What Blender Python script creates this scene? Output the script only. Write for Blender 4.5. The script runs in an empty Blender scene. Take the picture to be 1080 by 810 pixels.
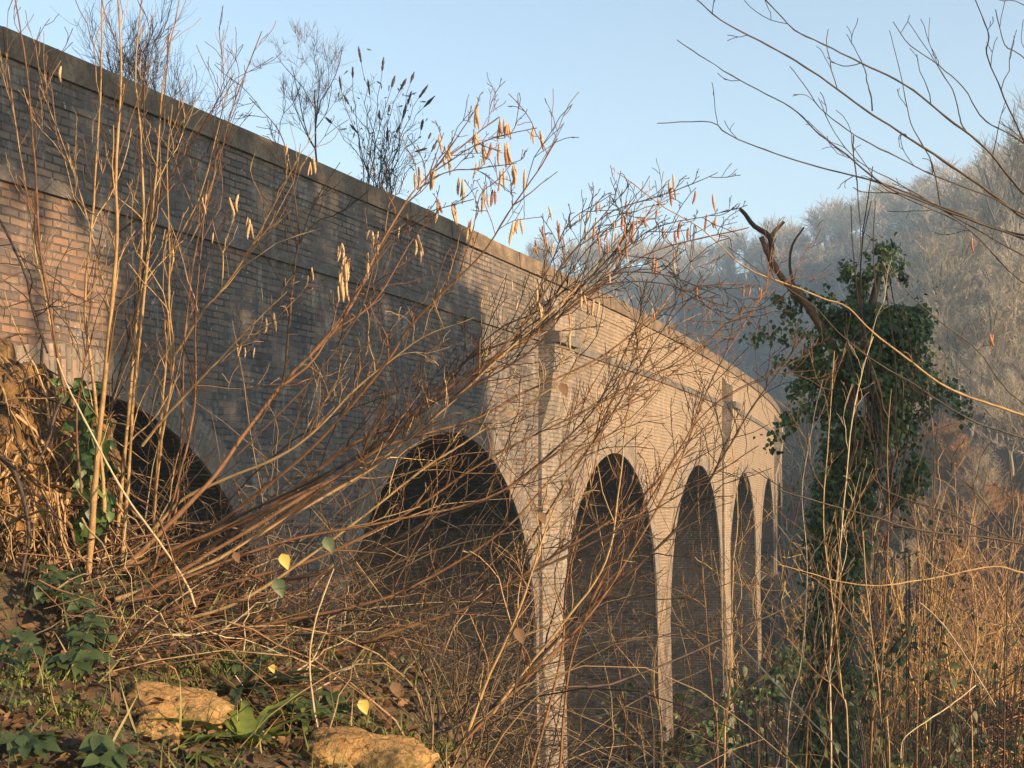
import bpy, math, random
import numpy as np

RNG = np.random.default_rng(11)
random.seed(11)
scene = bpy.context.scene
COL = scene.collection
F, CX, HY = 1550.0, 540.0, 537.0        # focal length in photo pixels, principal column, horizon row


def at(px, py, Y):
    """Point of the place seen at that spot of the photograph, Y metres in front of the camera (camera at the origin)."""
    return np.array([(px - CX) / F * Y, Y, (HY - py) / F * Y])


# ------------------------------------------------------------------ mesh collecting
class MB:
    def __init__(self):
        self.v, self.q, self.uv, self.n = [], [], [], 0
        self.has_uv = False

    def add(self, verts, quads, uv=None):
        verts = np.asarray(verts, float)
        quads = np.asarray(quads, int)
        self.v.append(verts)
        self.q.append(quads + self.n)
        if uv is not None:
            self.has_uv = True
            self.uv.append(np.asarray(uv, float))
        else:
            self.uv.append(np.zeros((len(verts), 2)))
        self.n += len(verts)

    def tube(self, P, R, sides=5):
        P = np.asarray(P, float)
        n = len(P)
        R = np.broadcast_to(np.asarray(R, float), (n,))
        T = np.gradient(P, axis=0)
        T /= np.linalg.norm(T, axis=1)[:, None] + 1e-12
        m = T.mean(0)
        ref = np.eye(3)[np.argmin(np.abs(m))]
        A = np.cross(T, ref)
        A /= np.linalg.norm(A, axis=1)[:, None] + 1e-12
        B = np.cross(T, A)
        a = np.arange(sides) * 2 * math.pi / sides
        V = P[:, None, :] + R[:, None, None] * (A[:, None, :] * np.cos(a)[None, :, None] + B[:, None, :] * np.sin(a)[None, :, None])
        i = np.arange(n - 1)[:, None] * sides
        j = np.arange(sides)[None, :]
        k = (j + 1) % sides
        Q = np.stack([i + j, i + k, i + sides + k, i + sides + j], -1).reshape(-1, 4)
        self.add(V.reshape(-1, 3), Q)

    def box_pts(self, c8, uv=None):
        # c8: bottom 4 (ccw) then top 4
        Q = [[0, 3, 2, 1], [4, 5, 6, 7], [0, 1, 5, 4], [1, 2, 6, 5], [2, 3, 7, 6], [3, 0, 4, 7]]
        V, QQ, UV = [], [], []
        for q in Q:
            b = len(V)
            V += [c8[k] for k in q]
            QQ.append([b, b + 1, b + 2, b + 3])
            if uv is not None:
                UV += [uv(c8[k], q) for k in q]
        self.add(V, QQ, UV if uv is not None else None)

    def mesh(self, name, mat, smooth=True):
        V = np.concatenate(self.v)
        Q = np.concatenate(self.q)
        me = bpy.data.meshes.new(name)
        me.vertices.add(len(V))
        me.vertices.foreach_set('co', V.astype(np.float32).ravel())
        me.loops.add(Q.size)
        me.loops.foreach_set('vertex_index', Q.astype(np.int32).ravel())
        me.polygons.add(len(Q))
        me.polygons.foreach_set('loop_start', np.arange(len(Q), dtype=np.int32) * 4)
        me.polygons.foreach_set('loop_total', np.full(len(Q), 4, np.int32))
        me.polygons.foreach_set('use_smooth', np.full(len(Q), bool(smooth)))
        if self.has_uv:
            l = me.uv_layers.new(name='UVMap')
            l.data.foreach_set('uv', np.concatenate(self.uv)[Q.ravel()].astype(np.float32).ravel())
        me.materials.append(mat)
        me.update(calc_edges=True)
        me.validate()
        return me

    def build(self, name, mat, parent=None, smooth=True, origin=None):
        if origin is not None:
            self.v = [v - np.asarray(origin) for v in self.v]
        o = bpy.data.objects.new(name, self.mesh(name, mat, smooth))
        COL.objects.link(o)
        if origin is not None:
            o.location = tuple(origin)
        if parent is not None:
            o.parent = parent
        return o


def tag(o, label=None, cat=None, group=None, kind=None):
    if label: o['label'] = label
    if cat: o['category'] = cat
    if group: o['group'] = group
    if kind: o['kind'] = kind
    return o


def thing(name, label, cat, loc=(0, 0, 0), group=None):
    o = bpy.data.objects.new(name, None)
    o.empty_display_size = .1
    COL.objects.link(o)
    o.location = tuple(loc)
    return tag(o, label, cat, group)


def child(mb, name, mat, root, smooth=True, label=None):
    """World-space mesh linked under a thing whose Empty stands at root.location."""
    o = mb.build(name, mat, None, smooth, origin=np.array(root.location))
    o.location = (0, 0, 0)
    o.parent = root
    if label: o['label'] = label
    return o


def copy_tree(o, loc, rz, sc, label=None, group=None):
    c = o.copy()
    COL.objects.link(c)
    c.location = tuple(loc)
    c.rotation_euler = (0, 0, rz)
    c.scale = (sc, sc, sc) if np.isscalar(sc) else tuple(sc)
    if label: c['label'] = label
    if group: c['group'] = group
    for ch in o.children:
        d = ch.copy()
        COL.objects.link(d)
        d.parent = c
    return c


# ------------------------------------------------------------------ noise helpers
def sstep(a, b, x):
    t = np.clip((x - a) / (b - a), 0, 1)
    return t * t * (3 - 2 * t)


_tab = RNG.random((64, 64, 64))


def vnoise(p):
    p = np.asarray(p, float)
    i = np.floor(p).astype(int)
    f = p - i
    f = f * f * (3 - 2 * f)
    r = 0
    for dx in (0, 1):
        for dy in (0, 1):
            for dz in (0, 1):
                w = (f[..., 0] if dx else 1 - f[..., 0]) * (f[..., 1] if dy else 1 - f[..., 1]) * (f[..., 2] if dz else 1 - f[..., 2])
                r = r + w * _tab[(i[..., 0] + dx) % 64, (i[..., 1] + dy) % 64, (i[..., 2] + dz) % 64]
    return r


def fbm(p, o=4):
    p = np.asarray(p, float)
    r, a = 0, .5
    for k in range(o):
        r = r + a * (vnoise(p * 2 ** k + 17.3 * k) - .5) * 2
        a *= .5
    return r


def spline(P, n):
    P = np.asarray(P, float)
    if len(P) == 2:
        t = np.linspace(0, 1, n)[:, None]
        return P[0] * (1 - t) + P[1] * t
    d = np.r_[0, np.cumsum(np.linalg.norm(np.diff(P, axis=0), axis=1) ** .5)]
    Q = np.vstack([2 * P[0] - P[1], P, 2 * P[-1] - P[-2]])
    t = np.linspace(0, d[-1], n)
    out = np.empty((n, P.shape[1]))
    for k, s in enumerate(t):
        i = min(np.searchsorted(d, s, 'right') - 1, len(P) - 2)
        u = (s - d[i]) / (d[i + 1] - d[i] + 1e-9)
        p0, p1, p2, p3 = Q[i], Q[i + 1], Q[i + 2], Q[i + 3]
        out[k] = .5 * (2 * p1 + (p2 - p0) * u + (2 * p0 - 5 * p1 + 4 * p2 - p3) * u * u + (3 * p1 - p0 - 3 * p2 + p3) * u ** 3)
    return out


# ------------------------------------------------------------------ materials
def mat(name):
    m = bpy.data.materials.new(name)
    m.use_nodes = True
    nt = m.node_tree
    nt.nodes.clear()
    out = nt.nodes.new('ShaderNodeOutputMaterial')
    b = nt.nodes.new('ShaderNodeBsdfPrincipled')
    nt.links.new(b.outputs[0], out.inputs[0])
    return m, nt, b, out


def N(nt, t, **kw):
    n = nt.nodes.new(t)
    for k, v in kw.items():
        if k in n.inputs.keys() if isinstance(k, str) else False:
            n.inputs[k].default_value = v
        else:
            setattr(n, k, v)
    return n


def ramp(nt, fac, stops, interp='LINEAR'):
    r = nt.nodes.new('ShaderNodeValToRGB')
    r.color_ramp.interpolation = interp
    e = r.color_ramp.elements
    while len(e) < len(stops): e.new(.5)
    for el, (p, c) in zip(e, stops):
        el.position = p
        el.color = (*c, 1) if len(c) == 3 else c
    nt.links.new(fac, r.inputs[0])
    return r.outputs[0]


def noise(nt, vec, scale, detail=4, rough=.6):
    n = nt.nodes.new('ShaderNodeTexNoise')
    n.inputs['Scale'].default_value = scale
    n.inputs['Detail'].default_value = detail
    n.inputs['Roughness'].default_value = rough
    if vec is not None: nt.links.new(vec, n.inputs['Vector'])
    return n.outputs[0]


def mapping(nt, vec, sc=(1, 1, 1), loc=(0, 0, 0)):
    m = nt.nodes.new('ShaderNodeMapping')
    m.inputs['Scale'].default_value = sc
    m.inputs['Location'].default_value = loc
    nt.links.new(vec, m.inputs['Vector'])
    return m.outputs[0]


def mix(nt, fac, a, b, mode='MIX'):
    m = nt.nodes.new('ShaderNodeMix')
    m.data_type = 'RGBA'
    m.blend_type = mode
    for s, v in ((0, fac), (6, a), (7, b)):
        if isinstance(v, (int, float)): m.inputs[s].default_value = v
        elif isinstance(v, tuple): m.inputs[s].default_value = (*v, 1)
        else: nt.links.new(v, m.inputs[s])
    return m.outputs[2]


def math_(nt, op, a, b=None):
    m = nt.nodes.new('ShaderNodeMath')
    m.operation = op
    m.use_clamp = False
    for s, v in ((0, a), (1, b)):
        if v is None: continue
        if isinstance(v, (int, float)): m.inputs[s].default_value = v
        else: nt.links.new(v, m.inputs[s])
    return m.outputs[0]


def bump(nt, b, h, strength=.5, dist=.01):
    n = nt.nodes.new('ShaderNodeBump')
    n.inputs['Strength'].default_value = strength
    n.inputs['Distance'].default_value = dist
    nt.links.new(h, n.inputs['Height'])
    nt.links.new(n.outputs[0], b.inputs['Normal'])


def bark(name, dark, mid, light, scale=22, rough=.6, island=True):
    m, nt, b, out = mat(name)
    tc = nt.nodes.new('ShaderNodeTexCoord').outputs['Object']
    n1 = noise(nt, tc, scale, 5, .65)
    n2 = noise(nt, tc, scale * 9, 3, .6)
    f = math_(nt, 'ADD', math_(nt, 'MULTIPLY', n1, .65), math_(nt, 'MULTIPLY', n2, .35))
    if island:
        g = nt.nodes.new('ShaderNodeNewGeometry').outputs['Random Per Island']
        f = math_(nt, 'ADD', f, math_(nt, 'MULTIPLY', math_(nt, 'SUBTRACT', g, .5), .6))
    c = ramp(nt, f, [(.3, dark), (.5, mid), (.72, light)])
    nt.links.new(c, b.inputs['Base Color'])
    b.inputs['Roughness'].default_value = rough
    b.inputs['Specular IOR Level'].default_value = .35
    bump(nt, b, n2, .4, .004)
    return m


def leafmat(name, stops, rough=.5, trans=.25, spec=.4):
    m, nt, b, out = mat(name)
    g = nt.nodes.new('ShaderNodeNewGeometry').outputs['Random Per Island']
    tc = nt.nodes.new('ShaderNodeTexCoord').outputs['Object']
    f = math_(nt, 'ADD', math_(nt, 'MULTIPLY', g, .7), math_(nt, 'MULTIPLY', noise(nt, tc, 60, 3), .3))
    c = ramp(nt, f, stops)
    nt.links.new(c, b.inputs['Base Color'])
    b.inputs['Roughness'].default_value = rough
    b.inputs['Specular IOR Level'].default_value = spec
    t = nt.nodes.new('ShaderNodeBsdfTranslucent')
    nt.links.new(c, t.inputs[0])
    ms = nt.nodes.new('ShaderNodeMixShader')
    ms.inputs[0].default_value = trans
    nt.links.new(b.outputs[0], ms.inputs[1])
    nt.links.new(t.outputs[0], ms.inputs[2])
    nt.links.new(ms.outputs[0], out.inputs[0])
    return m


def brickmat(name, pale=0., tint=1., bw=.2, rh=.067, stops=None, mortar=(.2, .18, .155), far=False):
    m, nt, b, out = mat(name)
    uv = nt.nodes.new('ShaderNodeUVMap').outputs[0]
    wob = noise(nt, uv, 1.7, 2)
    uvw = nt.nodes.new('ShaderNodeVectorMath')
    uvw.operation = 'ADD'
    cmb = nt.nodes.new('ShaderNodeCombineXYZ')
    nt.links.new(math_(nt, 'MULTIPLY', math_(nt, 'SUBTRACT', wob, .5), .05), cmb.inputs[1])
    nt.links.new(uv, uvw.inputs[0])
    nt.links.new(cmb.outputs[0], uvw.inputs[1])
    br = nt.nodes.new('ShaderNodeTexBrick')
    br.inputs['Color1'].default_value = (0, 0, 0, 1)
    br.inputs['Color2'].default_value = (1, 1, 1, 1)
    br.inputs['Mortar'].default_value = (.5, .5, .5, 1)
    br.inputs['Scale'].default_value = 1
    br.inputs['Mortar Size'].default_value = .0085
    br.inputs['Mortar Smooth'].default_value = .35
    br.inputs['Brick Width'].default_value = bw
    br.inputs['Row Height'].default_value = rh
    br.offset = .5
    nt.links.new(uvw.outputs[0], br.inputs['Vector'])
    r = br.outputs['Color']
    stops = stops or [(0, (.05, .047, .05)), (.28, (.092, .083, .082)), (.5, (.13, .11, .098)), (.72, (.185, .125, .09)), (.86, (.14, .128, .122)), (1, (.27, .15, .085))]
    n1 = noise(nt, uv, .55, 5)
    n3 = noise(nt, uv, 9, 5, .7)
    f = math_(nt, 'ADD', math_(nt, 'MULTIPLY', r, .5), math_(nt, 'ADD', math_(nt, 'MULTIPLY', math_(nt, 'SUBTRACT', n1, .22), .6), math_(nt, 'MULTIPLY', math_(nt, 'SUBTRACT', n3, .5), .35)))
    c = ramp(nt, f, stops)
    # mortar, raked and dirty
    c = mix(nt, br.outputs['Fac'], c, mix(nt, ramp(nt, noise(nt, uv, 2.2, 4), [(.45, (0, 0, 0)), (.7, (1, 1, 1))]), (.05, .043, .038), mortar))
    # soot and rain staining
    st = noise(nt, mapping(nt, uv, (1.6, .22, 1)), 1.3, 6, .68)
    c = mix(nt, ramp(nt, st, [(.46, (0, 0, 0)), (.72, (.55, .55, .55))]), c, (.05, .044, .042))
    # lime bloom: white runs and blotches
    lm = noise(nt, mapping(nt, uv, (1.9, .7, 1), (7, 3, 0)), 2.1, 8, .78)
    lmf = 0 if 'arch brick' in name else ramp(nt, lm, [(.52 - .12 * pale, (0, 0, 0)), (.72 - .1 * pale, (.5 + .3 * pale,) * 3)])
    c = mix(nt, lmf, c, (.46, .42, .37))
    sp = noise(nt, uv, 14, 3, .7)
    c = mix(nt, ramp(nt, sp, [(.63, (0, 0, 0)), (.7, (.6, .6, .6))]), c, (.5, .47, .43))
    if pale:
        c = mix(nt, .45 * pale, c, (.5, .42, .33))
    if far:                                    # the brick grows paler along the viaduct
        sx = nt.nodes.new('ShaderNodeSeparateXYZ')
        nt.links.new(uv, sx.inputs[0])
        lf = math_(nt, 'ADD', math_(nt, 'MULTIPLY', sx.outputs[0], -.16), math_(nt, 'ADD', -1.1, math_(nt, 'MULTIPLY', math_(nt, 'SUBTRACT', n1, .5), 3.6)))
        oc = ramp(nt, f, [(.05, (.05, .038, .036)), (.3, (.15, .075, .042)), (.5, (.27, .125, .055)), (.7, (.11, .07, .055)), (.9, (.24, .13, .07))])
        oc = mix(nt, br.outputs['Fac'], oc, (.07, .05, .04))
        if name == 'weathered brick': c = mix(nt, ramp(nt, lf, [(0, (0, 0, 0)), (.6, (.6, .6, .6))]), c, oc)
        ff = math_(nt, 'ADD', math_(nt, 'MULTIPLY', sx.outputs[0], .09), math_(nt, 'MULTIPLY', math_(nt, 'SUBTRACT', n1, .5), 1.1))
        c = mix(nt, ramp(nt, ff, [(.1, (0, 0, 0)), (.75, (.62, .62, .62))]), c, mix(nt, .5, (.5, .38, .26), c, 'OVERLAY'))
    nt.links.new(c, b.inputs['Base Color'])
    b.inputs['Roughness'].default_value = .85
    b.inputs['Specular IOR Level'].default_value = .2
    h = math_(nt, 'ADD', math_(nt, 'MULTIPLY', br.outputs['Fac'], -1), math_(nt, 'ADD', math_(nt, 'MULTIPLY', n3, .5), math_(nt, 'MULTIPLY', r, .35)))
    bump(nt, b, h, 1., .02)
    return m


def stonemat(name, c1, c2, c3, sc=3., rough=.85, bumpd=.02):
    m, nt, b, out = mat(name)
    tc = nt.nodes.new('ShaderNodeTexCoord').outputs['Object']
    n1 = noise(nt, tc, sc, 6, .65)
    n2 = noise(nt, tc, sc * 7, 5, .7)
    f = math_(nt, 'ADD', math_(nt, 'MULTIPLY', n1, .6), math_(nt, 'MULTIPLY', n2, .4))
    nt.links.new(ramp(nt, f, [(.33, c1), (.5, c2), (.66, c3)]), b.inputs['Base Color'])
    b.inputs['Roughness'].default_value = rough
    b.inputs['Specular IOR Level'].default_value = .2
    bump(nt, b, f, .8, bumpd)
    return m


M = {}
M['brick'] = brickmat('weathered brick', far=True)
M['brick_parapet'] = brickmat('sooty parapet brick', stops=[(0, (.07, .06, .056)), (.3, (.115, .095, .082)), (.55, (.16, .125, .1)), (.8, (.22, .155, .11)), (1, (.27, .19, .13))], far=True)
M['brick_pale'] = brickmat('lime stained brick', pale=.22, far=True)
M['brick_soffit'] = brickmat('shaded arch brick', stops=[(0, (.024, .021, .02)), (.4, (.045, .038, .034)), (.75, (.075, .062, .053)), (1, (.11, .09, .072))])  # arch insides in brick darkened by colour to deepen their shade
M['coping'] = stonemat('brown coping stone', (.06, .045, .034), (.13, .095, .065), (.24, .18, .12), 3.5)
M['course'] = stonemat('grey stone course', (.06, .053, .05), (.11, .098, .088), (.2, .175, .15), 4)
M['bark_tan'] = bark('tan hazel bark', (.10, .055, .025), (.25, .15, .065), (.40, .27, .13))
M['bark_red'] = bark('red brown bark', (.035, .016, .009), (.095, .043, .021), (.21, .11, .052))
M['bark_dark'] = bark('dark bark', (.012, .008, .006), (.03, .019, .013), (.075, .048, .03))
M['bark_grey'] = bark('grey bark', (.06, .05, .04), (.14, .115, .09), (.26, .22, .17), 9)
M['straw'] = bark('dry straw', (.16, .115, .06), (.34, .26, .15), (.48, .39, .25), 12)
M['twig_far'] = bark('pale far twigs', (.17, .135, .095), (.31, .25, .18), (.44, .37, .28), 1.)
M['twig_grey'] = bark('grey far twigs', (.11, .095, .075), (.2, .175, .14), (.3, .265, .21), 1.)
M['twig_orange'] = bark('russet far twigs', (.13, .065, .025), (.33, .165, .06), (.48, .27, .11), 1.)
M['gold'] = bark('golden saplings', (.15, .08, .022), (.38, .225, .06), (.56, .37, .12), 2.)
M['under'] = bark('undergrowth stems', (.03, .019, .01), (.095, .06, .03), (.24, .16, .08), 3.)
M['catkin'] = bark('catkin', (.19, .11, .06), (.36, .235, .13), (.52, .38, .22), 90, .8)
M['catkin_red'] = bark('russet catkin', (.13, .05, .03), (.27, .115, .06), (.42, .2, .1), 90, .8)
M['ivy'] = leafmat('ivy leaves', [(.1, (.009, .022, .008)), (.4, (.03, .068, .018)), (.7, (.075, .125, .032)), (.9, (.15, .18, .05)), (1, (.24, .19, .07))], .42, .22, .32)
M['green'] = leafmat('bramble leaves', [(.15, (.022, .04, .014)), (.5, (.045, .07, .024)), (.8, (.085, .10, .035)), (.97, (.2, .13, .05))], .5, .25)
M['fern'] = leafmat('fern leaves', [(.1, (.05, .085, .015)), (.5, (.11, .15, .025)), (.9, (.25, .24, .05))], .5, .3)
M['yellow'] = leafmat('yellow leaf', [(.1, (.35, .28, .05)), (.6, (.5, .4, .08)), (.95, (.55, .36, .1))], .5, .4)
M['dead'] = leafmat('dead leaves', [(.1, (.04, .022, .012)), (.5, (.11, .058, .028)), (.85, (.23, .125, .06)), (1, (.4, .26, .13))], .7, .25)
M['grassy'] = leafmat('grass blades', [(.1, (.06, .09, .02)), (.5, (.14, .15, .045)), (.8, (.33, .27, .11)), (1, (.5, .42, .22))], .6, .3)
M['moss'] = leafmat('moss', [(.1, (.04, .06, .012)), (.5, (.09, .115, .025)), (1, (.17, .18, .05))], .9, .1)
M['rock'] = stonemat('ochre rock', (.13, .07, .025), (.33, .195, .075), (.47, .3, .13), 9, .95, .04)
m_ = M['rock']; nt = m_.node_tree; b = [n for n in nt.nodes if n.type == 'BSDF_PRINCIPLED'][0]
tc = nt.nodes.new('ShaderNodeTexCoord').outputs['Object']
vo = nt.nodes.new('ShaderNodeTexVoronoi'); vo.feature = 'DISTANCE_TO_EDGE'; vo.inputs['Scale'].default_value = 16
dv = nt.nodes.new('ShaderNodeVectorMath'); dv.operation = 'ADD'
nz = nt.nodes.new('ShaderNodeTexNoise'); nz.inputs['Scale'].default_value = 14; nz.inputs['Detail'].default_value = 5
nt.links.new(tc, nz.inputs[0]); sc_ = nt.nodes.new('ShaderNodeVectorMath'); sc_.operation = 'SCALE'; sc_.inputs[3].default_value = .09
nt.links.new(nz.outputs[1], sc_.inputs[0]); nt.links.new(tc, dv.inputs[0]); nt.links.new(sc_.outputs[0], dv.inputs[1]); nt.links.new(dv.outputs[0], vo.inputs['Vector'])
old = b.inputs['Base Color'].links[0].from_socket
crk = ramp(nt, vo.outputs['Distance'], [(0, (1, 1, 1)), (.05, (0, 0, 0))])
c2 = mix(nt, math_(nt, 'MULTIPLY', crk, .8), old, (.06, .035, .018))
c2 = mix(nt, ramp(nt, noise(nt, tc, 5, 6, .75), [(.52, (0, 0, 0)), (.62, (.85, .85, .85))]), c2, (.07, .06, .025))
nt.links.new(c2, b.inputs['Base Color'])
M['clay'] = stonemat('ochre clay', (.04, .024, .012), (.15, .085, .035), (.46, .27, .10), 3.2, .95, .08)
M['root'] = bark('root fibres', (.035, .02, .011), (.13, .07, .032), (.36, .23, .11), 14)

gm, nt, b, out = mat('leaf litter soil')
tc = nt.nodes.new('ShaderNodeTexCoord').outputs['Object']
c = ramp(nt, noise(nt, tc, 6, 8, .75), [(.3, (.02, .014, .009)), (.47, (.055, .036, .02)), (.6, (.115, .075, .04)), (.75, (.2, .14, .08))])
c = mix(nt, ramp(nt, noise(nt, tc, .22, 5, .6), [(.5, (0, 0, 0)), (.66, (.8, .8, .8))]), c, (.055, .07, .025))
nt.links.new(c, b.inputs['Base Color'])
b.inputs['Roughness'].default_value = .95
bump(nt, b, noise(nt, tc, 18, 6, .7), .8, .04)
M['soil'] = gm

# ------------------------------------------------------------------ terrain
def ground(x, y):
    x = np.asarray(x, float); y = np.asarray(y, float)
    led = -.50 - .36 * (x + 1.1) - .05 * np.maximum(x, 0) ** 2 * (1 - sstep(2, 6, x))
    led = np.clip(led, -3.2, .4)
    led = led + .16 * np.clip(y - 3.9, -4, 1.5) - .38 * np.clip(3.6 - y, 0, 2.6)
    led = led - 1.5 * sstep(-.45, .75, x) * sstep(1.5, 3.2, y)
    fall = -.50 * np.clip(y - 5.2, 0, 9) - .17 * np.clip(y - 14.6, 0, 14)
    base = np.maximum(led * (1 - sstep(8, 30, y)) + fall, -8.6)
    x0 = 3.0 + .13 * y
    hill = sstep(.15, .36, x / np.maximum(y, 5)) * .235 * np.clip(y - 35, 0, 150) + .18 * np.clip(x - .2 * y, 0, 70) * sstep(14, 50, y)
    hill = hill + .30 * np.clip(x - x0, 0, 9) * sstep(12, 30, y)
    lat = .62 + .38 * sstep(-60, 40, x) + .07 * np.sin(x * .05 + 1.)
    side = sstep(.40, .72, x / np.maximum(y, 8)) * sstep(25, 60, y)
    hill = hill * (1 - .9 * side)
    ridge = 58 * sstep(150, 330, y) * lat * (1 - .75 * side)
    left = 7.5 * sstep(8, 40, -x - .0 * y) * sstep(-5, 15, y)
    h = np.maximum(base + hill + left, 0 * x - 9) + ridge * (1 - .45 * sstep(5, 46, hill))
    h = h - .3 * np.exp(-(((x + 1.45) / .13) ** 2 + ((y - 4.42) / .16) ** 2)) - .12 * np.exp(-(((x + .75) / .14) ** 2 + ((y - 4.15) / .12) ** 2))
    far = sstep(6, 30, y)
    h = h + .035 * fbm(np.stack([x * 2.2, y * 2.2, 0 * x + 3], -1), 4) * 2 + far * .5 * fbm(np.stack([x * .13, y * .13, 0 * x + 9], -1), 3)
    return h


_hy = np.arange(3.1, 8., .04)


def hit(px, py):
    """Where the sight line through that spot of the photograph meets the near ground."""
    X, Z = (px - CX) / F * _hy, (HY - py) / F * _hy
    b = np.nonzero(Z <= ground(X, _hy))[0]
    return at(px, py, _hy[b[0]] if len(b) else 5.)


def g1(x, y): return float(ground(np.array([x]), np.array([y]))[0])


def warp(a, b, n, c, k):
    t = np.linspace(np.arcsinh((a - c) / k), np.arcsinh((b - c) / k), n)
    return c + k * np.sinh(t)


gx = warp(-150, 210, 230, -.5, 2.2)
gy = warp(-40, 470, 260, 4.4, 2.2)
GX, GY = np.meshgrid(gx, gy)
GZ = ground(GX, GY)
mb = MB()
nx, ny = len(gx), len(gy)
idx = np.arange(nx * ny).reshape(ny, nx)
mb.add(np.stack([GX, GY, GZ], -1).reshape(-1, 3), np.stack([idx[:-1, :-1], idx[:-1, 1:], idx[1:, 1:], idx[1:, :-1]], -1).reshape(-1, 4))
o = mb.build('ground', M['soil'])
tag(o, kind='structure')
GMIN, GMAX = GZ.min(), GZ.max()

# ------------------------------------------------------------------ viaduct
VX0, VTH, VR = -.6455, .37006, 240.1
TOP, STR, APEX, RAD, PITCH, S0 = 3.83, 2.61, 1.03, 3.25, 7.72, -.40
WID, BOT = 5.0, -13.5
ZSPR = APEX - RAD


def vp(s, n, z):
    """s along the viaduct, n outwards from its near face, z height."""
    a = VTH - s / VR
    x = VX0 + VR * (math.cos(a) - math.cos(VTH)) + n * math.cos(a)
    y = 20 + VR * (math.sin(VTH) - math.sin(a)) - n * math.sin(a)
    return np.array([x, y, z])


def strip(mb, S, lo, hi, n0, flip=False, rows=1, uvoff=0):
    """Wall sheet along s between heights lo(s) and hi(s) at offset n0."""
    V, UV = [], []
    for s, a, c in zip(S, lo, hi):
        for k in range(rows + 1):
            z = a + (c - a) * k / rows
            V.append(vp(s, n0, z)); UV.append((s + uvoff, z))
    r = rows + 1
    i = np.arange(len(S) - 1)[:, None] * r + np.arange(rows)[None]
    Q = np.stack([i, i + r, i + r + 1, i + 1], -1).reshape(-1, 4)
    if flip: Q = Q[:, ::-1]
    mb.add(V, Q, UV)


def slab(mb, S, z0, z1, n0, n1, ends=True):
    """Solid band along s: n0 outer face, n1 inner face."""
    strip(mb, S, [z0] * len(S), [z1] * len(S), n0)
    strip(mb, S, [z0] * len(S), [z1] * len(S), n1, True)
    for z, fl in ((z1, False), (z0, True)):
        V, UV = [], []
        for s in S:
            V += [vp(s, n0, z), vp(s, n1, z)]; UV += [(s, n0), (s, n1)]
        i = np.arange(len(S) - 1) * 2
        Q = np.stack([i, i + 2, i + 3, i + 1], -1)
        mb.add(V, Q[:, ::-1] if fl else Q, UV)
    for s, fl in ((S[0], True), (S[-1], False)):
        V = [vp(s, n0, z0), vp(s, n1, z0), vp(s, n1, z1), vp(s, n0, z1)]
        mb.add(V, [[3, 2, 1, 0]] if fl else [[0, 1, 2, 3]], [(n0, z0), (n1, z0), (n1, z1), (n0, z1)])


NARCH = 9
SA, SB = -22., S0 + PITCH * (NARCH - 2) + PITCH * .5 + 6
via = thing('railway_viaduct', 'tall curving brick railway viaduct with round arches crossing the valley', 'viaduct', vp(S0, 0, -8))
centres = [S0 + PITCH * k for k in range(-1, NARCH - 1)]
S, ZB = [SA], [ZSPR]
for s in np.arange(SA + 1, centres[0] - RAD - .05, 1.): S.append(s); ZB.append(ZSPR)
for c in centres:
    for ph in np.linspace(math.pi, 0, 45):
        S.append(c + RAD * math.cos(ph)); ZB.append(ZSPR + RAD * math.sin(ph))
S.append(SB); ZB.append(ZSPR)
S, ZB = np.array(S), np.array(ZB)
mb = MB()
strip(mb, S, ZB, np.full(len(S), STR), 0, rows=2)
strip(mb, S, ZB, np.full(len(S), STR), -WID, True, rows=2)
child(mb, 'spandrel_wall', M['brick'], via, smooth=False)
# arch barrels
for c in centres:
    mb = MB()
    V, UV = [], []
    ph = np.linspace(math.pi, 0, 45)
    for p in ph:
        for k in range(4):
            n = -WID * k / 3
            V.append(vp(c + RAD * math.cos(p), n, ZSPR + RAD * math.sin(p))); UV.append((n, p * RAD))
    i = np.arange(44)[:, None] * 4 + np.arange(3)[None]
    mb.add(V, np.stack([i, i + 4, i + 5, i + 1], -1).reshape(-1, 4), UV)
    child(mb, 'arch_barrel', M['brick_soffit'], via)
    mb = MB()
    V, UV = [], []
    R2 = RAD + .36
    for p in np.linspace(math.pi, 0, 49):
        for (r, n) in ((RAD - .006, -.03), (RAD - .006, .014), (R2, .014), (R2, -.05)):
            V.append(vp(c + r * math.cos(p), n, ZSPR + r * math.sin(p))); UV.append((r * 1. + (n if r < R2 else 0), p * RAD))
    i = np.arange(48)[:, None] * 4 + np.arange(3)[None]
    mb.add(V, np.stack([i, i + 4, i + 5, i + 1], -1).reshape(-1, 4), UV)
    child(mb, 'arch_ring', M['brick'] if c < 0 else M['brick_pale'], via, smooth=False)
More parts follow.
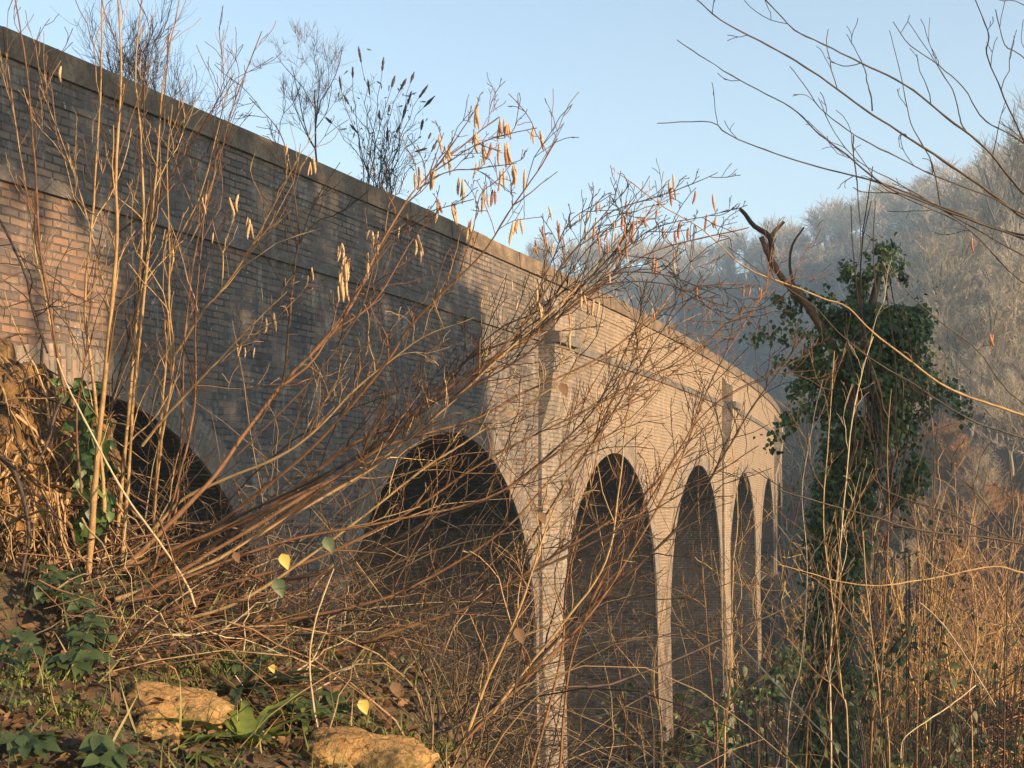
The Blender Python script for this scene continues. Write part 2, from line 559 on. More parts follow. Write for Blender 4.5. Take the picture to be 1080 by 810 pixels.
# piers, battered outwards toward the foot
mids = [centres[0] - PITCH / 2 - 4.4] + [c + PITCH / 2 for c in centres]
for k, m in enumerate(mids):
    hw = PITCH / 2 - RAD if k else PITCH / 2 - RAD + 4.4 - .0
    mb = MB()
    rows = 12
    for fc in ('front', 'back', 'lo', 'hi'):
        if fc == 'lo':
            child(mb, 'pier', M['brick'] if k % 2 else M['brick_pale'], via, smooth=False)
            mb = MB()
        V, UV = [], []
        for r in range(rows + 1):
            z = ZSPR + (BOT - ZSPR) * r / rows
            d = (ZSPR - z) * .022
            if fc == 'front': pts = [(m - hw - d, d + .004), (m + hw + d, d + .004)]
            elif fc == 'back': pts = [(m + hw + d, -WID - d), (m - hw - d, -WID - d)]
            elif fc == 'lo': pts = [(m - hw - d, -WID - d), (m - hw - d, d + .004)]
            else: pts = [(m + hw + d, d + .004), (m + hw + d, -WID - d)]
            for s_, n_ in pts:
                V.append(vp(s_, n_, z)); UV.append(((s_ if fc in ('front', 'back') else n_), z))
        i = np.arange(rows) * 2
        mb.add(V, np.stack([i + 2, i + 3, i + 1, i], -1), UV)
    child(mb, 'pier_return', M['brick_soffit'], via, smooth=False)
SS = np.arange(SA, SB + .01, .75)
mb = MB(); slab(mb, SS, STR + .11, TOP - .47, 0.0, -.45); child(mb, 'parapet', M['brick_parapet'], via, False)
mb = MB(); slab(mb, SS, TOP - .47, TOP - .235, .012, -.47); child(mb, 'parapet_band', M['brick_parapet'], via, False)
# coping: separate stones
mb = MB()
s = SA
while s < SB:
    L = 1.05 + RNG.random() * .25
    j = RNG.normal(0, .006, 4)
    s2 = min(s + L - .012, SB)
    c8 = [vp(s, .05 + j[0], TOP - .232), vp(s2, .05 + j[0], TOP - .232), vp(s2, -.55, TOP - .232), vp(s, -.55, TOP - .232),
          vp(s, .03 + j[0], TOP + j[1]), vp(s2, .03 + j[0], TOP + j[1]), vp(s2, -.5, TOP + j[1]), vp(s, -.5, TOP + j[1])]
    mb.box_pts(c8)
    s += L
child(mb, 'coping', M['coping'], via, False)
mb = MB(); slab(mb, SS, STR - .002, STR + .108, .04, -.44); child(mb, 'string_course', M['course'], via, False)
mb = MB(); slab(mb, SS, STR + .0, STR + .1, -.46, -WID); child(mb, 'trackbed', M['coping'], via, False)
mb = MB(); slab(mb, SS, STR + .11, TOP, -WID, -WID + .45); child(mb, 'far_parapet', M['brick_parapet'], via, False)
# king-pier pilasters
for k in (-1, 1, 3, 5):
    m = S0 + PITCH * k + PITCH * .5 - PITCH + PITCH if False else S0 + PITCH * (k - .5)
    mb = MB()
    w = .5
    prof = [(BOT, .30), (-3, .12), (ZSPR, .075), (1.25, .05), (1.75, .2), (2.35, .27), (STR - .01, .27), (STR - .008, .34), (STR + .12, .34), (STR + .122, .27), (TOP - .72, .27), (TOP - .62, .12), (TOP - .48, .036)]
    for fc in ('f', 'l', 'r'):
        V, UV = [], []
        for z, d in prof:
            e = w + max(0, -z - 2) * .015
            pts = {'f': [(m - e, d), (m + e, d)], 'l': [(m - e, -.02), (m - e, d)], 'r': [(m + e, d), (m + e, -.02)]}[fc]
            for s_, n_ in pts: V.append(vp(s_, n_, z)); UV.append((s_ if fc == 'f' else n_, z))
        i = np.arange(len(prof) - 1) * 2
        mb.add(V, np.stack([i, i + 1, i + 3, i + 2], -1), UV)
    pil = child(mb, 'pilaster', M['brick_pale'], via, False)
    mb = MB()
    e = w + .02
    mb.box_pts([vp(m - e, .355, STR - .03), vp(m + e, .355, STR - .03), vp(m + e, .2, STR - .03), vp(m - e, .2, STR - .03), vp(m - e, .35, STR + .13), vp(m + e, .35, STR + .13), vp(m + e, .2, STR + .13), vp(m - e, .2, STR + .13)])
    cp = child(mb, 'cap_stone', M['course'], via, False)
    cp.parent = pil

# ------------------------------------------------------------------ branches
def twigs(mb, P, R, n, length, t0=.3, t1=1., ang=(25, 55), up=.25, sub=2, sides=4, spread=None, rmin=.0012, droop=0):
    """Side shoots growing from a branch path P."""
    m = len(P)
    Tn = np.gradient(P, axis=0)
    Tn /= np.linalg.norm(Tn, axis=1)[:, None] + 1e-9
    for k in range(n):
        t = t0 + (t1 - t0) * (k + RNG.random()) / n
        i = min(int(t * (m - 1)), m - 1)
        d = Tn[i]
        a = math.radians(RNG.uniform(*ang))
        r = RNG.normal(size=3)
        if spread is not None: r *= np.array(spread)
        r -= d * r.dot(d)
        r /= np.linalg.norm(r) + 1e-9
        v = d * math.cos(a) + r * math.sin(a)
        v[2] += up
        v /= np.linalg.norm(v)
        L = length * RNG.uniform(.35, 1.15) * (1.1 - .45 * t)
        q = 6
        pts = [P[i].copy()]
        for j in range(q):
            v = v + RNG.normal(0, .17, 3) + np.array([0, 0, (up * .12 - droop)])
            v /= np.linalg.norm(v)
            pts.append(pts[-1] + v * L / q)
        pts = np.array(pts)
        r0 = max(min(R[i] * .55, .0016 + L * .0055), rmin)
        rr = np.linspace(r0, rmin, len(pts))
        mb.tube(pts, rr, sides)
        if sub > 0:
            twigs(mb, pts, rr, sub, L * .55, .25, .95, ang, up, sub - 2, max(sides - 1, 3), spread, rmin, droop)


class Shrub:
    def __init__(self, name, label, cat, base, group=None):
        self.root = thing(name, label, cat, base, group)
        self.stems = []

    def stem(self, pts, Y0, Y1, w0, w1, material, name='stem', nt=0, tl=.4, t0=.25, sub=2, up=.2, sides=6, dens=14, label=None, ang=(25, 55), kink=1., ymid=None, droop=0):
        P2 = spline(pts, max(8, int(len(pts) * 5)))
        d = np.r_[0, np.cumsum(np.linalg.norm(np.diff(P2, axis=0), axis=1))]
        t = d / d[-1]
        Y = Y0 + (Y1 - Y0) * t + (ymid or 0) * np.sin(t * math.pi)
        wob = np.stack([np.cumsum(RNG.normal(0, 1., len(t))), np.cumsum(RNG.normal(0, 1., len(t)))], -1)
        wob -= wob[0] * (1 - t[:, None]) + wob[-1] * t[:, None]
        P2 = P2 + wob * .3 * kink
        P = np.array([at(px, py, yy) for (px, py), yy in zip(P2, Y)])
        R = (w0 + (w1 - w0) * t ** .8) * .5 / F * Y * (.62 if name == 'branch' else .78)
        R = R * (1 + .06 * RNG.normal(size=len(R)) + .22 * (RNG.random(len(R)) < .16))
        mb = MB()
        mb.tube(P, R, sides)
        if nt:
            twigs(mb, P, R, nt, tl, t0, 1., ang, up, sub, 4, (1, .8, 1), .0011, droop)
        o = child(mb, name, M[material], self.root, label=label)
        self.stems.append((o, P))
        return o, P


# catkin meshes, hanging from their own origin
def catkin_mesh(seed, material, L=.058):
    r = np.random.default_rng(seed)
    n = 13
    t = np.linspace(0, 1, n)
    P = np.stack([.006 * np.sin(t * 3 + r.uniform(0, 6)) * t, .005 * np.sin(t * 2.4 + r.uniform(0, 6)) * t, -t * L], -1)
    R = .0037 * np.sin(np.clip(t * 1.02 + .03, 0, 1) * math.pi) ** .45 * (1 + .16 * np.cos(np.arange(n) * math.pi)) + .0004
    mb = MB()
    mb.tube(P, R, 7)
    return mb.mesh('catkin', material)


CAT = [catkin_mesh(k, M['catkin'], .05 + .008 * (k % 3)) for k in range(5)]
CATR = [catkin_mesh(k + 9, M['catkin_red'], .042 + .008 * (k % 3)) for k in range(4)]


def catkin(shrub, px, py, Y, red=False, s=1.):
    o = bpy.data.objects.new('catkin', random.choice(CATR if red else CAT))
    COL.objects.link(o)
    p = at(px, py, Y)
    o.parent = min(shrub.stems, key=lambda t: np.min(((t[1] - p) * np.array([1, .3, 1]) ** 1).__pow__(2).sum(1)))[0]
    p = p - np.array(shrub.root.location)
    o.location = tuple(p)
    o.rotation_euler = (RNG.normal(0, .1), RNG.normal(0, .1), RNG.uniform(0, 6.28))
    k = s * RNG.uniform(.6, 1.2)
    o.scale = (k * RNG.uniform(.85, 1.1), k, k)
    return o


def leaf(mb, p, d, nrm, L, W, fold=.25, curl=.2, n=4):
    """One leaf: a ridged sheet narrowing at both ends, folded along its midrib."""
    d = np.asarray(d, float); d /= np.linalg.norm(d) + 1e-9
    s = np.cross(d, nrm); s /= np.linalg.norm(s) + 1e-9
    u = np.cross(s, d)
    V = []
    for k in range(n + 1):
        t = k / n
        w = W * .5 * math.sin(math.pi * min(1, .06 + t * .94) ** .75) if 0 < k < n else W * .03
        c = p + d * L * t + u * (-curl * L * t * t)
        V += [c - s * w + u * fold * w, c, c + s * w + u * fold * w]
    Q = []
    for k in range(n):
        a = k * 3
        Q += [[a, a + 1, a + 4, a + 3], [a + 1, a + 2, a + 5, a + 4]]
    mb.add(V, Q)

# ---- upright hazel shoots growing from the bank on the left
hz = Shrub('hazel_coppice', 'clump of tall upright tan hazel shoots growing on the clay bank at the left', 'hazel shrub', at(108, 618, 5.0))
UP = [
    ([(93, 613), (97, 540), (103, 457), (115, 330), (122, 250), (122, 170), (128, 70), (123, -15)], 9.5, 2.2, 'bark_tan'),
    ([(111, 628), (110, 560), (108, 500), (100, 420), (92, 360), (88, 320), (95, 240), (100, 167), (107, 73), (108, -10)], 6.5, 1.8, 'bark_tan'),
    ([(70, 420), (62, 380), (52, 320), (43, 260), (38, 167), (27, 60), (15, -10)], 4.5, 1.6, 'bark_red'),
    ([(66, 425), (60, 375), (45, 300), (38, 267), (20, 150), (6, 55)], 3.6, 1.2, 'bark_tan'),
    ([(120, 605), (125, 540), (133, 460), (140, 370), (146, 300), (150, 240), (148, 150), (143, 80), (150, -12)], 6.5, 1.8, 'bark_tan'),
    ([(128, 592), (135, 500), (140, 420), (150, 330), (160, 240), (168, 150), (174, 80), (190, -5)], 5.6, 1.6, 'bark_tan'),
    ([(147, 703), (157, 620), (164, 533), (173, 457), (185, 373), (178, 320), (180, 270), (176, 180), (182, 110)], 5.6, 1.4, 'bark_tan'),
    ([(185, 373), (215, 327), (232, 307), (253, 277), (290, 215), (312, 170)], 3.6, 1.2, 'bark_tan'),
    ([(152, 690), (160, 610), (180, 537), (200, 457), (206, 400), (205, 330), (212, 260), (220, 190)], 4.4, 1.2, 'bark_red'),
    ([(160, 600), (165, 500), (175, 380), (183, 267), (213, 200), (236, 110), (247, 77)], 4.4, 1.3, 'bark_tan'),
    ([(178, 600), (190, 500), (197, 360), (208, 267), (227, 187), (247, 110), (276, 33)], 4.2, 1.3, 'bark_red'),
    ([(86, 520), (80, 440), (88, 380), (97, 300), (112, 210), (133, 140), (160, 60)], 3.6, 1.2, 'bark_red'),
    ([(122, 247), (150, 225), (186, 180), (243, 82)], 3.0, 1.2, 'bark_red'),
    ([(116, 330), (95, 240), (70, 160), (42, 90)], 3.0, 1.1, 'bark_tan'),
    ([(118, 560), (112, 470), (128, 390), (150, 300), (160, 200), (152, 100), (160, 20)], 4.4, 1.3, 'bark_dark'),
    ([(0, 232), (14, 258), (28, 292), (36, 330), (50, 372)], 3.4, 3.0, 'bark_dark'),
]
for pts, w0, w1, m_ in UP:
    hz.stem(pts, 5.0 + RNG.uniform(-.25, .25), 4.7 + RNG.uniform(-.3, .3), w0, w1, m_, nt=11, tl=.42, t0=.2, sub=2, up=.45, ang=(18, 48))
for px, py, n in ((70, 70, 1), (215, 205, 2), (246, 205, 2), (263, 232, 3), (330, 168, 3), (175, 260, 1), (306, 150, 1), (232, 255, 2), (253, 362, 2), (262, 364, 2), (284, 330, 2), (325, 290, 2)):
    for k in range(n): catkin(hz, px + RNG.normal(0, 3.5), py + RNG.normal(0, 4), 4.75)

# ---- arching hazel that sweeps across the picture
ha = Shrub('hazel_bush', 'sprawling hazel bush whose long catkin hung branches arch across the viaduct', 'hazel shrub', at(130, 640, 4.9))
ARCH = [
    ([(125, 610), (200, 575), (290, 530), (360, 478), (430, 440), (500, 392), (560, 355), (610, 320), (650, 275), (690, 215)], 7.0, 1.6, 'bark_red', 12),
    ([(122, 628), (210, 600), (300, 545), (380, 485), (460, 425), (530, 375), (590, 335), (640, 295), (700, 262), (790, 240)], 6.5, 1.5, 'bark_red', 14),
    ([(128, 640), (210, 590), (300, 535), (360, 500), (410, 470), (500, 443), (547, 417), (627, 380), (693, 330), (735, 302), (800, 300)], 6.5, 1.4, 'bark_red', 13),
    ([(140, 622), (250, 560), (360, 490), (443, 437), (493, 380), (567, 347), (613, 303), (647, 268), (668, 236)], 7.0, 1.6, 'bark_dark', 13),
    ([(130, 600), (215, 515), (260, 455), (300, 403), (360, 340), (397, 267), (427, 217), (460, 177), (485, 157), (505, 140), (527, 123)], 7.5, 1.5, 'bark_red', 12),
    ([(460, 177), (485, 140), (505, 110)], 2.0, 1.1, 'bark_red', 2),
    ([(455, 183), (490, 160), (520, 147), (566, 135)], 2.0, 1.1, 'bark_red', 2),
    ([(440, 200), (470, 182), (500, 178), (545, 172)], 2.0, 1.1, 'bark_red', 3),
    ([(427, 217), (450, 190), (468, 140)], 1.8, 1.0, 'bark_red', 2),
    ([(130, 632), (240, 545), (330, 470), (400, 390), (440, 335), (507, 267), (540, 217), (567, 180), (588, 146)], 6.5, 1.5, 'bark_red', 9),
    ([(540, 217), (562, 202), (588, 181)], 1.8, 1.0, 'bark_red', 0),
    ([(480, 300), (500, 240), (508, 205), (525, 190), (540, 172)], 2.0, 1.0, 'bark_red', 3),
    ([(290, 420), (300, 398), (306, 337), (314, 270), (317, 243), (300, 150), (263, 103)], 4.5, 1.0, 'bark_dark', 7),
    ([(150, 470), (180, 433), (233, 377), (270, 340), (303, 307)], 4.2, 1.3, 'bark_tan', 5),
    ([(160, 560), (200, 523), (290, 483), (330, 455), (380, 405), (440, 360), (500, 335)], 5.0, 1.3, 'bark_tan', 10),
    ([(123, 603), (187, 577), (277, 540), (360, 500), (420, 470), (500, 400), (560, 330), (600, 270), (640, 240)], 6.0, 1.3, 'bark_red', 12),
    ([(123, 632), (213, 597), (307, 543), (390, 495), (470, 430), (540, 365), (610, 300), (660, 245), (680, 230)], 6.0, 1.4, 'bark_tan', 12),
    ([(120, 673), (233, 620), (333, 590), (430, 540), (520, 480), (600, 440), (690, 395), (760, 350)], 6.0, 1.3, 'bark_red', 13),
    ([(110, 700), (213, 683), (267, 663), (360, 643), (430, 622), (530, 560), (600, 483), (653, 450), (673, 403), (720, 363)], 6.5, 1.3, 'bark_red', 14),
    ([(100, 750), (160, 727), (213, 720), (277, 703), (360, 683), (430, 660), (493, 640), (567, 597), (650, 545), (700, 500), (740, 430)], 8.5, 1.5, 'bark_red', 14),
    ([(170, 690), (260, 670), (360, 667), (403, 657), (493, 630), (547, 610), (650, 560), (720, 520), (800, 470)], 5.6, 1.3, 'bark_dark', 13),
    ([(140, 650), (230, 625), (300, 612), (360, 600), (453, 550), (527, 520), (600, 460), (640, 410), (690, 300)], 5.6, 1.3, 'bark_dark', 13),
    ([(135, 660), (240, 640), (360, 560), (430, 505), (480, 470), (560, 420), (650, 370), (740, 330)], 5.0, 1.2, 'bark_tan', 12),
    ([(130, 618), (220, 560), (320, 510), (420, 455), (470, 405), (520, 350), (575, 320), (620, 262), (650, 232)], 5.4, 1.3, 'bark_dark', 12),
    ([(127, 645), (240, 590), (340, 520), (410, 480), (480, 420), (560, 370), (600, 322), (645, 290), (700, 290), (760, 312)], 5.0, 1.2, 'bark_dark', 10),
    ([(180, 615), (300, 570), (410, 548), (520, 520), (620, 450), (700, 400), (780, 330), (850, 285)], 4.5, 1.2, 'bark_red', 12),
    ([(300, 405), (330, 380), (352, 350), (395, 320), (430, 262), (452, 230)], 3.4, 1.1, 'bark_red', 6),
    ([(250, 480), (330, 400), (380, 330), (400, 270), (440, 230), (500, 210)], 3.6, 1.1, 'bark_dark', 8),
    ([(600, 320), (640, 300), (700, 300), (770, 325), (830, 322)], 2.2, 1., 'bark_dark', 5),
    ([(620, 300), (660, 262), (690, 240), (740, 228), (770, 222)], 2.2, 1., 'bark_dark', 5),
    ([(560, 330), (600, 270), (640, 225), (700, 205), (757, 182)], 2.4, 1., 'bark_dark', 6),
    ([(540, 350), (580, 280), (600, 235), (645, 205)], 2.2, 1., 'bark_dark', 6),
]
for pts, w0, w1, m_, nt_ in ARCH:
    big = w0 > 4
    y0 = 4.85 + RNG.uniform(-.25, .3)
    ha.stem(pts, y0 if big else 4.35, 4.35 + RNG.uniform(-.35, .45) if big else 4.3, w0, w1, m_, nt=int(nt_ * 1.6), tl=.34 if big else .16, t0=.35 if big else .3, sub=3, up=.22, ang=(18, 58))
CK = [(505, 110, 1), (530, 126, 2), (535, 131, 2), (524, 154, 1), (531, 152, 2), (537, 158, 3), (543, 174, 2), (548, 178, 2), (528, 180, 2), (565, 134, 3), (501, 141, 3), (510, 150, 1), (477, 153, 2), (463, 143, 1),
      (518, 202, 2), (512, 200, 1), (495, 234, 2), (479, 216, 1), (463, 210, 1), (504, 172, 1), (486, 190, 2), (456, 180, 2), (440, 175, 1), (472, 163, 1), (548, 230, 1), (544, 232, 1)]
for px, py, n in CK:
    for k in range(n + 1): catkin(ha, px + RNG.normal(0, 2.4), py + RNG.normal(0, 2.4), 4.35, RNG.random() < .25, 1.1)
CR = [(588, 232), (600, 228), (633, 214), (640, 222), (611, 226), (650, 232), (656, 230), (660, 236), (664, 240), (668, 232), (672, 228), (658, 244), (649, 246), (654, 250), (666, 250), (676, 228), (629, 230), (627, 240), (620, 222), (640, 254),
      (583, 256), (594, 250), (575, 246), (712, 200), (708, 198), (706, 190), (700, 240), (712, 243), (726, 240), (755, 228), (693, 276), (710, 275), (784, 300), (791, 303), (801, 303), (803, 304), (735, 303), (620, 320), (632, 318), (626, 316), (690, 330), (600, 330), (643, 290), (566, 300), (540, 296)]
for px, py in CR + [(a + RNG.normal(0, 12), b_ + RNG.normal(0, 8)) for a, b_ in CR[:32]]: catkin(ha, px, py, 4.35, RNG.random() < .75, .85)
for px, py, n in ((361, 258, 5), (364, 272, 6), (362, 284, 6), (360, 298, 5), (392, 245, 2), (385, 265, 2), (397, 250, 2), (424, 240, 1), (440, 252, 2), (443, 262, 1), (600, 350, 1), (612, 300, 2), (568, 318, 2), (547, 310, 1)):
    for k in range(n): catkin(ha, px + RNG.normal(0, 2.4), py + RNG.normal(0, 3.5), 4.4)
for px, py, L, mm in ((300, 592, .05, 'yellow'), (293, 618, .06, 'green'), (346, 574, .055, 'green'), (383, 745, .05, 'yellow'), (288, 708, .03, 'yellow'), (594, 412, .045, 'dead'), (547, 670, .05, 'dead'), (572, 548, .04, 'dead'), (417, 727, .05, 'dead'), (250, 590, .035, 'dead')):
    mb = MB()
    leaf(mb, at(px - 3, py - 8, 4.3), np.array([.4, -.2, -.8]), np.array([.3, -1, .35]), L, L * .72, .3, .2)
    child(mb, 'leaf', M[mm], ha.root)

# ---- hazel rooted at the lower middle
hm = Shrub('hazel_bush', 'smaller hazel bush with two forking stems rising at the bottom middle before the piers', 'hazel shrub', at(480, 800, 4.9))
MID = [
    ([(470, 815), (487, 787), (505, 740), (527, 690), (545, 650), (557, 617), (575, 560), (600, 500)], 5.5, 1.6, 'bark_tan', 9),
    ([(455, 812), (480, 790), (527, 740), (593, 670), (640, 623), (693, 577), (730, 535), (770, 470), (800, 420), (850, 352)], 7.0, 1.3, 'bark_dark', 14),
    ([(462, 815), (500, 770), (560, 710), (620, 650), (680, 560), (720, 480), (750, 400), (790, 330), (825, 280)], 5.2, 1.2, 'bark_red', 13),
    ([(520, 752), (560, 700), (600, 650), (640, 590), (655, 510), (665, 430), (690, 350)], 4.4, 1.1, 'bark_tan', 11),
    ([(470, 810), (500, 720), (520, 640), (590, 520), (650, 430), (690, 360), (740, 300)], 4., 1.1, 'bark_dark', 11),
    ([(560, 812), (590, 700), (600, 600), (622, 520), (640, 440), (668, 380), (680, 330)], 4., 1.1, 'bark_red', 11),
    ([(590, 812), (602, 700), (640, 600), (690, 520), (740, 440), (800, 400), (860, 390)], 4., 1.1, 'bark_red', 11),
]
for pts, w0, w1, m_, nt_ in MID:
    hm.stem(pts, 4.95 + RNG.uniform(-.2, .2), 4.6 + RNG.uniform(-.3, .3), w0, w1, m_, nt=int(nt_ * 1.7), tl=.36, t0=.2, sub=3, up=.25)
sb = Shrub('fallen_branch', 'long thin dark bough sloping up from the bottom middle toward the ivy trunk', 'branch', at(340, 795, 4.5))
sb.stem([(340, 795), (400, 786), (460, 773), (520, 753), (590, 727), (643, 723), (720, 693), (780, 665), (830, 640), (850, 622)], 4.5, 5.6, 5.5, 2.2, 'bark_dark', name='bough', nt=5, tl=.25, t0=.3, kink=1.4)

# ---- tree outside the right edge reaching in
ov = Shrub('overhanging_tree', 'bare tree at the right edge whose thin dark branches fan out against the sky', 'tree', at(1345, 980, 5.0))
mb = MB()
tp = spline([at(1345, 1150, 5.0), at(1340, 900, 5.0), at(1350, 600, 5.05), at(1335, 300, 5.1), at(1350, 60, 5.1), at(1340, -160, 5.2)], 24)
mb.tube(tp, np.linspace(.12, .03, 24), 10)
child(mb, 'trunk', M['bark_dark'], ov.root)
OVR = [
    ([(1345, 420), (1200, 300), (1130, 252), (1080, 230), (1053, 210), (1003, 177), (953, 143), (907, 112), (860, 77), (817, 52), (763, 23), (733, -2), (700, -20)], 8, 1.9, 4),
    ([(1345, 470), (1230, 360), (1140, 260), (1080, 203), (1040, 157), (1000, 125), (953, 88), (910, 67), (863, 43), (837, 30), (805, -2), (790, -15)], 7.5, 1.9, 4),
    ([(1345, 450), (1200, 320), (1130, 275), (1080, 253), (1020, 233), (970, 213), (933, 197), (893, 163), (860, 137), (837, 115), (797, 93), (753, 67), (714, 42)], 6.5, 1.5, 3),
    ([(1345, 460), (1200, 305), (1120, 262), (1053, 243), (993, 220), (937, 197), (867, 177), (813, 160), (770, 143), (747, 128), (693, 130)], 6, 1.5, 4),
    ([(1345, 330), (1180, 220), (1080, 150), (1040, 127), (1020, 97), (993, 70), (960, 47), (942, 23)], 5, 1.5, 3),
    ([(1020, 140), (1013, 130), (1003, 93), (983, 60), (958, 23)], 2.4, 1.2, 1),
    ([(1345, 300), (1160, 220), (1100, 180), (1070, 130), (1053, 93), (1040, 57), (1042, 37), (1028, -2)], 5, 2, 4),
    ([(1345, 440), (1180, 265), (1080, 225), (1040, 205), (987, 187), (940, 163), (900, 143), (867, 117), (850, 93), (833, 70)], 5, 1.4, 4),
    ([(900, 143), (902, 173), (903, 200), (907, 253), (905, 280)], 2.6, 1.4, 1),
    ([(920, 117), (915, 90), (910, 67), (893, 36)], 2.6, 1.2, 1),
    ([(992, 217), (983, 173), (963, 133), (950, 77), (938, 32)], 2.6, 1.2, 1),
    ([(1345, 520), (1190, 330), (1080, 270), (1000, 225), (950, 195), (905, 170), (880, 140), (863, 103)], 4.6, 1.2, 3),
    ([(1345, 520), (1180, 350), (1080, 300), (1020, 240), (960, 210), (930, 195), (900, 155)], 4.2, 1.2, 3),
    ([(1345, 300), (1150, 130), (1080, 60), (1060, 47), (1050, 10)], 4.4, 1.4, 3),
    ([(1345, 250), (1150, 60), (1080, 5), (1054, 0), (1030, -10)], 4, 1.4, 2),
    ([(1345, 560), (1200, 470), (1080, 438), (1047, 427), (1007, 413), (970, 390), (920, 350), (893, 323), (863, 313), (830, 300), (785, 280), (745, 245), (695, 215), (651, 182)], 6.5, 1.6, 2),
    ([(1345, 600), (1200, 500), (1080, 462), (1040, 450), (1007, 433), (960, 403), (920, 380), (887, 353), (858, 323), (800, 285), (770, 262)], 5.5, 1.3, 2),
    ([(1345, 540), (1180, 500), (1080, 427), (1053, 403), (1030, 370), (987, 337), (953, 303), (930, 265)], 4.2, 1.2, 2),
    ([(1345, 640), (1200, 590), (1080, 574), (1037, 567), (998, 564), (955, 557), (926, 547), (875, 533), (820, 516)], 8, 2.2, 3),
    ([(1200, 600), (1080, 572), (1037, 559), (1003, 543), (964, 530), (935, 518), (918, 500)], 5, 1.8, 2),
    ([(1100, 575), (1070, 570), (1052, 548), (1028, 518), (1000, 497), (975, 485)], 4, 1.3, 2),
    ([(1345, 680), (1200, 640), (1080, 604), (1044, 598), (988, 610), (935, 618), (892, 615), (820, 595)], 5, 1.6, 2),
    ([(1345, 640), (1190, 640), (1080, 660), (1010, 640), (960, 600), (900, 560)], 4, 1.3, 3),
]
for k, (pts, w0, w1, nt_) in enumerate(OVR):
    tan = k in (15, 21)
    big = pts[0][0] > 1300
    ov.stem(pts, 5.05 if big else 4.8, 4.4 + RNG.uniform(-.35, .35) if big else 4.7, w0, w1, 'bark_tan' if tan else 'bark_dark', name='branch', nt=nt_, tl=.22, t0=.45, sub=1, up=.12, ang=(25, 60), kink=1.3)
for px, py in ((752, 233), (745, 226), (1044, 352), (1047, 352), (1025, 250)): catkin(ov, px, py, 4.5, True, .9)

# ------------------------------------------------------------------ ivy clad tree
iv = thing('ivy_tree', 'dead leaning tree stump smothered in dark ivy with a bare forked branch to its left', 'tree', at(880, 860, 10.))
trunk = spline([at(868, 880, 10), at(876, 760, 10), at(882, 640, 10), at(888, 520, 10), at(900, 400, 10), at(920, 320, 10), at(934, 262, 10)], 30)
mb = MB(); mb.tube(trunk, np.linspace(.15, .012, 30), 10); child(mb, 'trunk', M['bark_dark'], iv)
arm = spline([at(905, 420, 10), at(880, 370, 9.95), at(850, 320, 9.9), at(828, 297, 9.85), at(812, 272, 9.8), at(803, 250, 9.8)], 24)
mb = MB(); mb.tube(arm, np.linspace(.036, .018, 24) * (1 + .08 * RNG.normal(size=24)), 8)
f1 = spline([at(813, 268, 9.8), at(812, 250, 9.8), at(795, 238, 9.8), at(786, 226, 9.78), at(780, 220, 9.78)], 12)
f2 = spline([at(812, 252, 9.8), at(818, 243, 9.8), at(827, 234, 9.8)], 8)
f3 = spline([at(838, 305, 9.88), at(833, 280, 9.9), at(836, 258, 9.9), at(848, 240, 9.9)], 10)
mb.tube(f1, np.linspace(.022, .012, 12), 7); mb.tube(f2, np.linspace(.018, .01, 8), 7); mb.tube(f3, np.linspace(.012, .006, 10), 5)
child(mb, 'broken_branch', M['bark_red'], iv, label='bare broken reddish branch forking at its tip')
mb = MB()
# (px, py, radius px, leaves)
BL = [(934, 268, 15, 200), (930, 280, 16, 160), (928, 292, 20, 160), (912, 298, 16, 90), (942, 305, 20, 130), (955, 325, 20, 120), (930, 325, 30, 320), (900, 335, 24, 220), (872, 325, 18, 70), (850, 314, 12, 50), (838, 310, 8, 24), (880, 350, 28, 280),
      (915, 360, 38, 520), (950, 355, 32, 380), (966, 375, 20, 120), (935, 390, 42, 560), (900, 390, 36, 420), (870, 385, 22, 160), (960, 410, 34, 340), 
      (925, 430, 42, 520), (892, 430, 30, 330), (868, 425, 18, 90), (955, 450, 28, 260), (915, 465, 36, 400), (890, 470, 26, 260), (940, 475, 22, 150), (962, 470, 14, 60), (930, 495, 18, 90), (900, 500, 30, 280), (880, 510, 24, 200),
      (895, 535, 28, 230), (872, 545, 22, 160), (885, 570, 27, 240), (905, 575, 15, 60), (870, 590, 22, 160), (890, 610, 22, 170), (875, 630, 22, 170), (865, 660, 20, 140), (885, 660, 20, 150), (872, 690, 22, 170), (888, 710, 20, 130), (865, 730, 22, 160),
      (880, 750, 24, 180), (862, 775, 24, 170), (885, 790, 24, 170), (860, 812, 26, 180), (945, 285, 9, 25), (975, 345, 9, 30), (962, 340, 10, 40), (975, 345, 16, 60), (965, 500, 16, 50), (945, 520, 12, 40), (893, 283, 10, 30), (920, 268, 8, 24), (968, 325, 10, 40), (832, 330, 9, 30), (822, 312, 7, 16), (855, 370, 9, 25), (845, 385, 8, 22), (838, 405, 7, 16), (850, 400, 9, 24)]
iv_ax = [(p[0] + 0, p[2]) for p in trunk]
for px, py, r, n in BL:
    c = at(px, py, 10.)
    R_ = r / F * 10
    for k in range(int(n * 4.4)):
        q = RNG.normal(size=3); q /= np.linalg.norm(q)
        p = c + q * R_ * (RNG.random() ** .45) * (1 + .7 * max(0, RNG.normal() - .7)) * np.array([1, 1.15, 1]) + np.array([0, 0, -.05 * RNG.random() ** 3])
        if py < 500 and (vnoise(p * 5.5) < .40 or vnoise(p * 13.) < .3): continue
        d = q * .5 + np.array([0, -.15, -.85]) + RNG.normal(0, .45, 3)
        L = RNG.uniform(.018, .043)
        leaf(mb, p, d, q + np.array([0, -.5, .6]) + RNG.normal(0, .35, 3), L, L * .85, .25, .25, 3)
